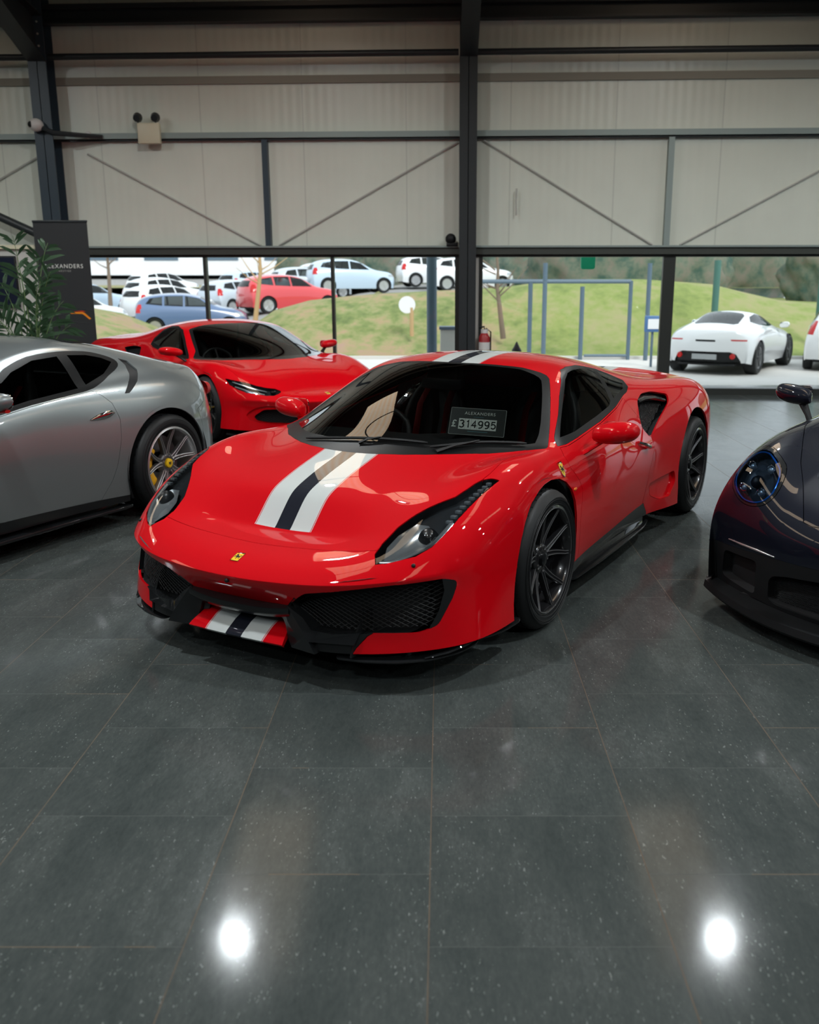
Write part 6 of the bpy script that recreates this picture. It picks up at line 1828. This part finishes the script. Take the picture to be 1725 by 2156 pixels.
def wall_pt(x, y, z): return WM @ Vector((x, y, z))
def wall_thing(name, label, cat, x, y, z):
    t = thing(name, label, cat); t.matrix_world = WM @ Matrix.Translation((x, y, z)); return t
def build_fittings():
    t = wall_thing('emergency_light', 'cream emergency light box with two dark lamp heads high on the wall', 'light', -4.09, -.06, 3.61)
    bm = bmesh.new(); box(bm, -.155, .155, -.09, 0, -.14, .13, bevel=.012); obj('case', bm, 'cream', t)
    for x in (-.15, .10):
        bm = bmesh.new(); lathe(bm, [(-.05,.001),(-.05,.045),(.02,.065),(.05,.055),(.05,.001)], 20, 'Y', Matrix.Translation((x, -.06, .20)) @ Matrix.Rotation(R(20), 4, 'X')); obj('lamp_head', bm, 'steel_dark', t)
        bm = bmesh.new(); tube(bm, [(x, -.05, .12), (x, -.05, .18)], .012, 6); obj('bracket', bm, 'steel_dark', t)
    t = wall_thing('cctv_camera', 'small white dome camera on the left column', 'camera', -5.58, -.36, 3.69)
    bm = bmesh.new(); bmesh.ops.create_uvsphere(bm, u_segments=24, v_segments=16, radius=.10)
    for v in bm.verts: v.co.z *= .85
    obj('housing', bm, 'cctv', t, 60)
    bm = bmesh.new(); lathe(bm, [(-.115,.001),(-.10,.035),(-.08,.045)], 16, 'Y', Matrix.Translation((-.04, .01, .0))); obj('eye', bm, 'black', t)
    bm = bmesh.new(); tube(bm, [(.04, .0, -.02), (.22, .04, -.10), (.80, .30, -.12)], [.03, .035, .03], 8); obj('conduit', bm, 'steel_dark', t)
    t = wall_thing('smoke_sensor', 'tiny white round sensor beside the left column', 'sensor', -4.98, -.06, 3.60)
    bm = bmesh.new(); lathe(bm, [(-.04,.001),(-.04,.04),(0,.05),(.0,.001)], 20, 'Y'); obj('dome', bm, 'cctv', t)
    bm = bmesh.new(); lathe(bm, [(-.045,.001),(-.045,.012),(-.04,.012)], 12, 'Y'); obj('indicator', bm, 'black', t)
    t = wall_thing('dark_camera', 'small black camera perched on the window head beside the middle column', 'camera', .13, -.12, 2.18)
    bm = bmesh.new(); bmesh.ops.create_uvsphere(bm, u_segments=20, v_segments=12, radius=.075); obj('housing', bm, 'black', t, 60)
    bm = bmesh.new(); box(bm, -.06, .10, -.04, .04, -.10, -.05, bevel=.01); obj('bracket', bm, 'black', t)
    t = wall_thing('fire_extinguisher', 'red extinguisher with white labels beside the foot of the middle column', 'extinguisher', .62, -.22, 0)
    bm = bmesh.new(); lathe(bm, [(.34,.001),(.34,.07),(.36,.08),(.82,.08),(.88,.05),(.90,.02),(.93,.02),(.93,.001)], 24, 'Z'); obj('cylinder', bm, 'extinguisher_red', t)
    bm = bmesh.new(); tube(bm, [(0, 0, .93), (0, 0, .97), (-.08, 0, .96)], .014, 6); tube(bm, [(.02, 0, .95), (.09, 0, .90), (.09, 0, .60)], .010, 6); obj('valve', bm, 'black', t)
    for z in (.70, .88):
        bm = bmesh.new(); lathe(bm, [(z-.055,.0815 if z < .8 else .05),(z+.055,.0815 if z < .8 else .05)], 20, 'Z'); obj('label_band', bm, 'cctv', t)
    bm = bmesh.new(); lathe(bm, [(0,.001),(0,.14),(.03,.14),(.05,.03),(.34,.03)], 20, 'Z'); obj('stand', bm, 'steel_dark', t)
    # framed picture on the partition and dark tube above it
    t = thing('framed_picture', 'dark blue framed picture on the white partition at the left edge', 'picture', (-6.1, 12.87, 1.62))
    bm = bmesh.new(); box(bm, -.42, .42, -.015, .02, -.36, .31, bevel=.006); obj('frame', bm, 'black', t)
    bm = bmesh.new(); box(bm, -.40, .40, -.018, -.014, -.34, .29); obj('print', bm, 'picture', t, 0)
    bm = bmesh.new(); tube(bm, [(-8.68, 14.14, 3.54), (-5.58, 13.86, 2.17)], .058, 10)
    struct(obj('trim_90', bm, 'steel_dark', None, 40))
M['extinguisher_red'] = pm('extinguisher_red', (.35, .015, .02), .3)
# ------------------------------------------------------------------ build
pista, psh = build_pista()
silver = build_silver()
red2 = build_296()
black = build_911()
ftype = build_ftype((7.35, 22.6, -.33), -R(33))
suv = hatch_proto('parked_suv', 'white_paint', .98, 'white sport utility car cut off by the right edge, outside', 'car', (9.95, 23.2, -.33), -R(24))
suv.name = 'suv'
P_BLUE = pm('blue_car_paint', (.10, .16, .30), .3, 0, 1)
P_WHITE = M['white_paint']; P_RED = pm('red_hatch_paint', (.65, .05, .06), .3, 0, 1)
P_SILV = pm('pale_silver_car_paint', (.55, .60, .66), .3, .3, 1); P_PALE = pm('pale_blue_car_paint', (.50, .62, .75), .3, 0, 1)
lotz = lambda x, y: lot(x, y) + .04
proto = None
for k, (x, y, hd, paint, lb) in enumerate((
        (-7.7, 34.6, R(-80), P_BLUE, 'dark blue hatchback side-on in the car park behind the leftmost window bar'),
        (-10.4, 40.2, R(-35), P_WHITE, 'white hatchback directly behind the tail of the dark blue one'),
        (-5.0, 38.6, R(-55), P_RED, 'red hatchback at the crest of the grass slope'),
        (-12.6, 35.5, R(-30), P_WHITE, 'white hatchback nearest the banner in the car park'),
        (-14.5, 42, R(-35), P_PALE, 'pale blue hatchback in the second row at far left'),
        (-12.2, 46, R(-35), P_WHITE, 'white hatchback further back, up the slope behind the dark blue one'),
        (-8.3, 44, R(-35), P_SILV, 'pale silver hatchback in the second row near the slanting tree'),
        (-5.2, 47, R(-60), P_SILV, 'pale silver hatchback above the red one'),
        (-2.9, 44, R(-70), P_PALE, 'pale blue hatchback right of the second window bar'),
        (1.0, 47.5, R(-75), P_WHITE, 'white hatchback behind the round sign on the crest'),
        (2.6, 44.5, R(-80), P_WHITE, 'white hatchback beside the black column on the crest'),
        (-14, 52, R(-35), P_WHITE, 'white hatchback in the back row at left'),
        (-9.5, 53, R(-35), P_PALE, 'pale blue hatchback in the back row'),
        (-5.5, 55, R(-40), P_WHITE, 'white hatchback in the back row before the hedge'))):
    loc = (x, y, lotz(x, y))
    if proto is None: proto = hatch_proto('hatchback', P_BLUE, 1.0, lb, 'car', loc, hd); o = proto
    else:
        o = dup(proto); o.location = loc; o.rotation_euler = (0, 0, hd); recolour(o, paint)
    o['label'] = lb; o['group'] = 'cars in the car park outside'
card = build_card(pista); build_banner(); build_palm(); build_fittings()
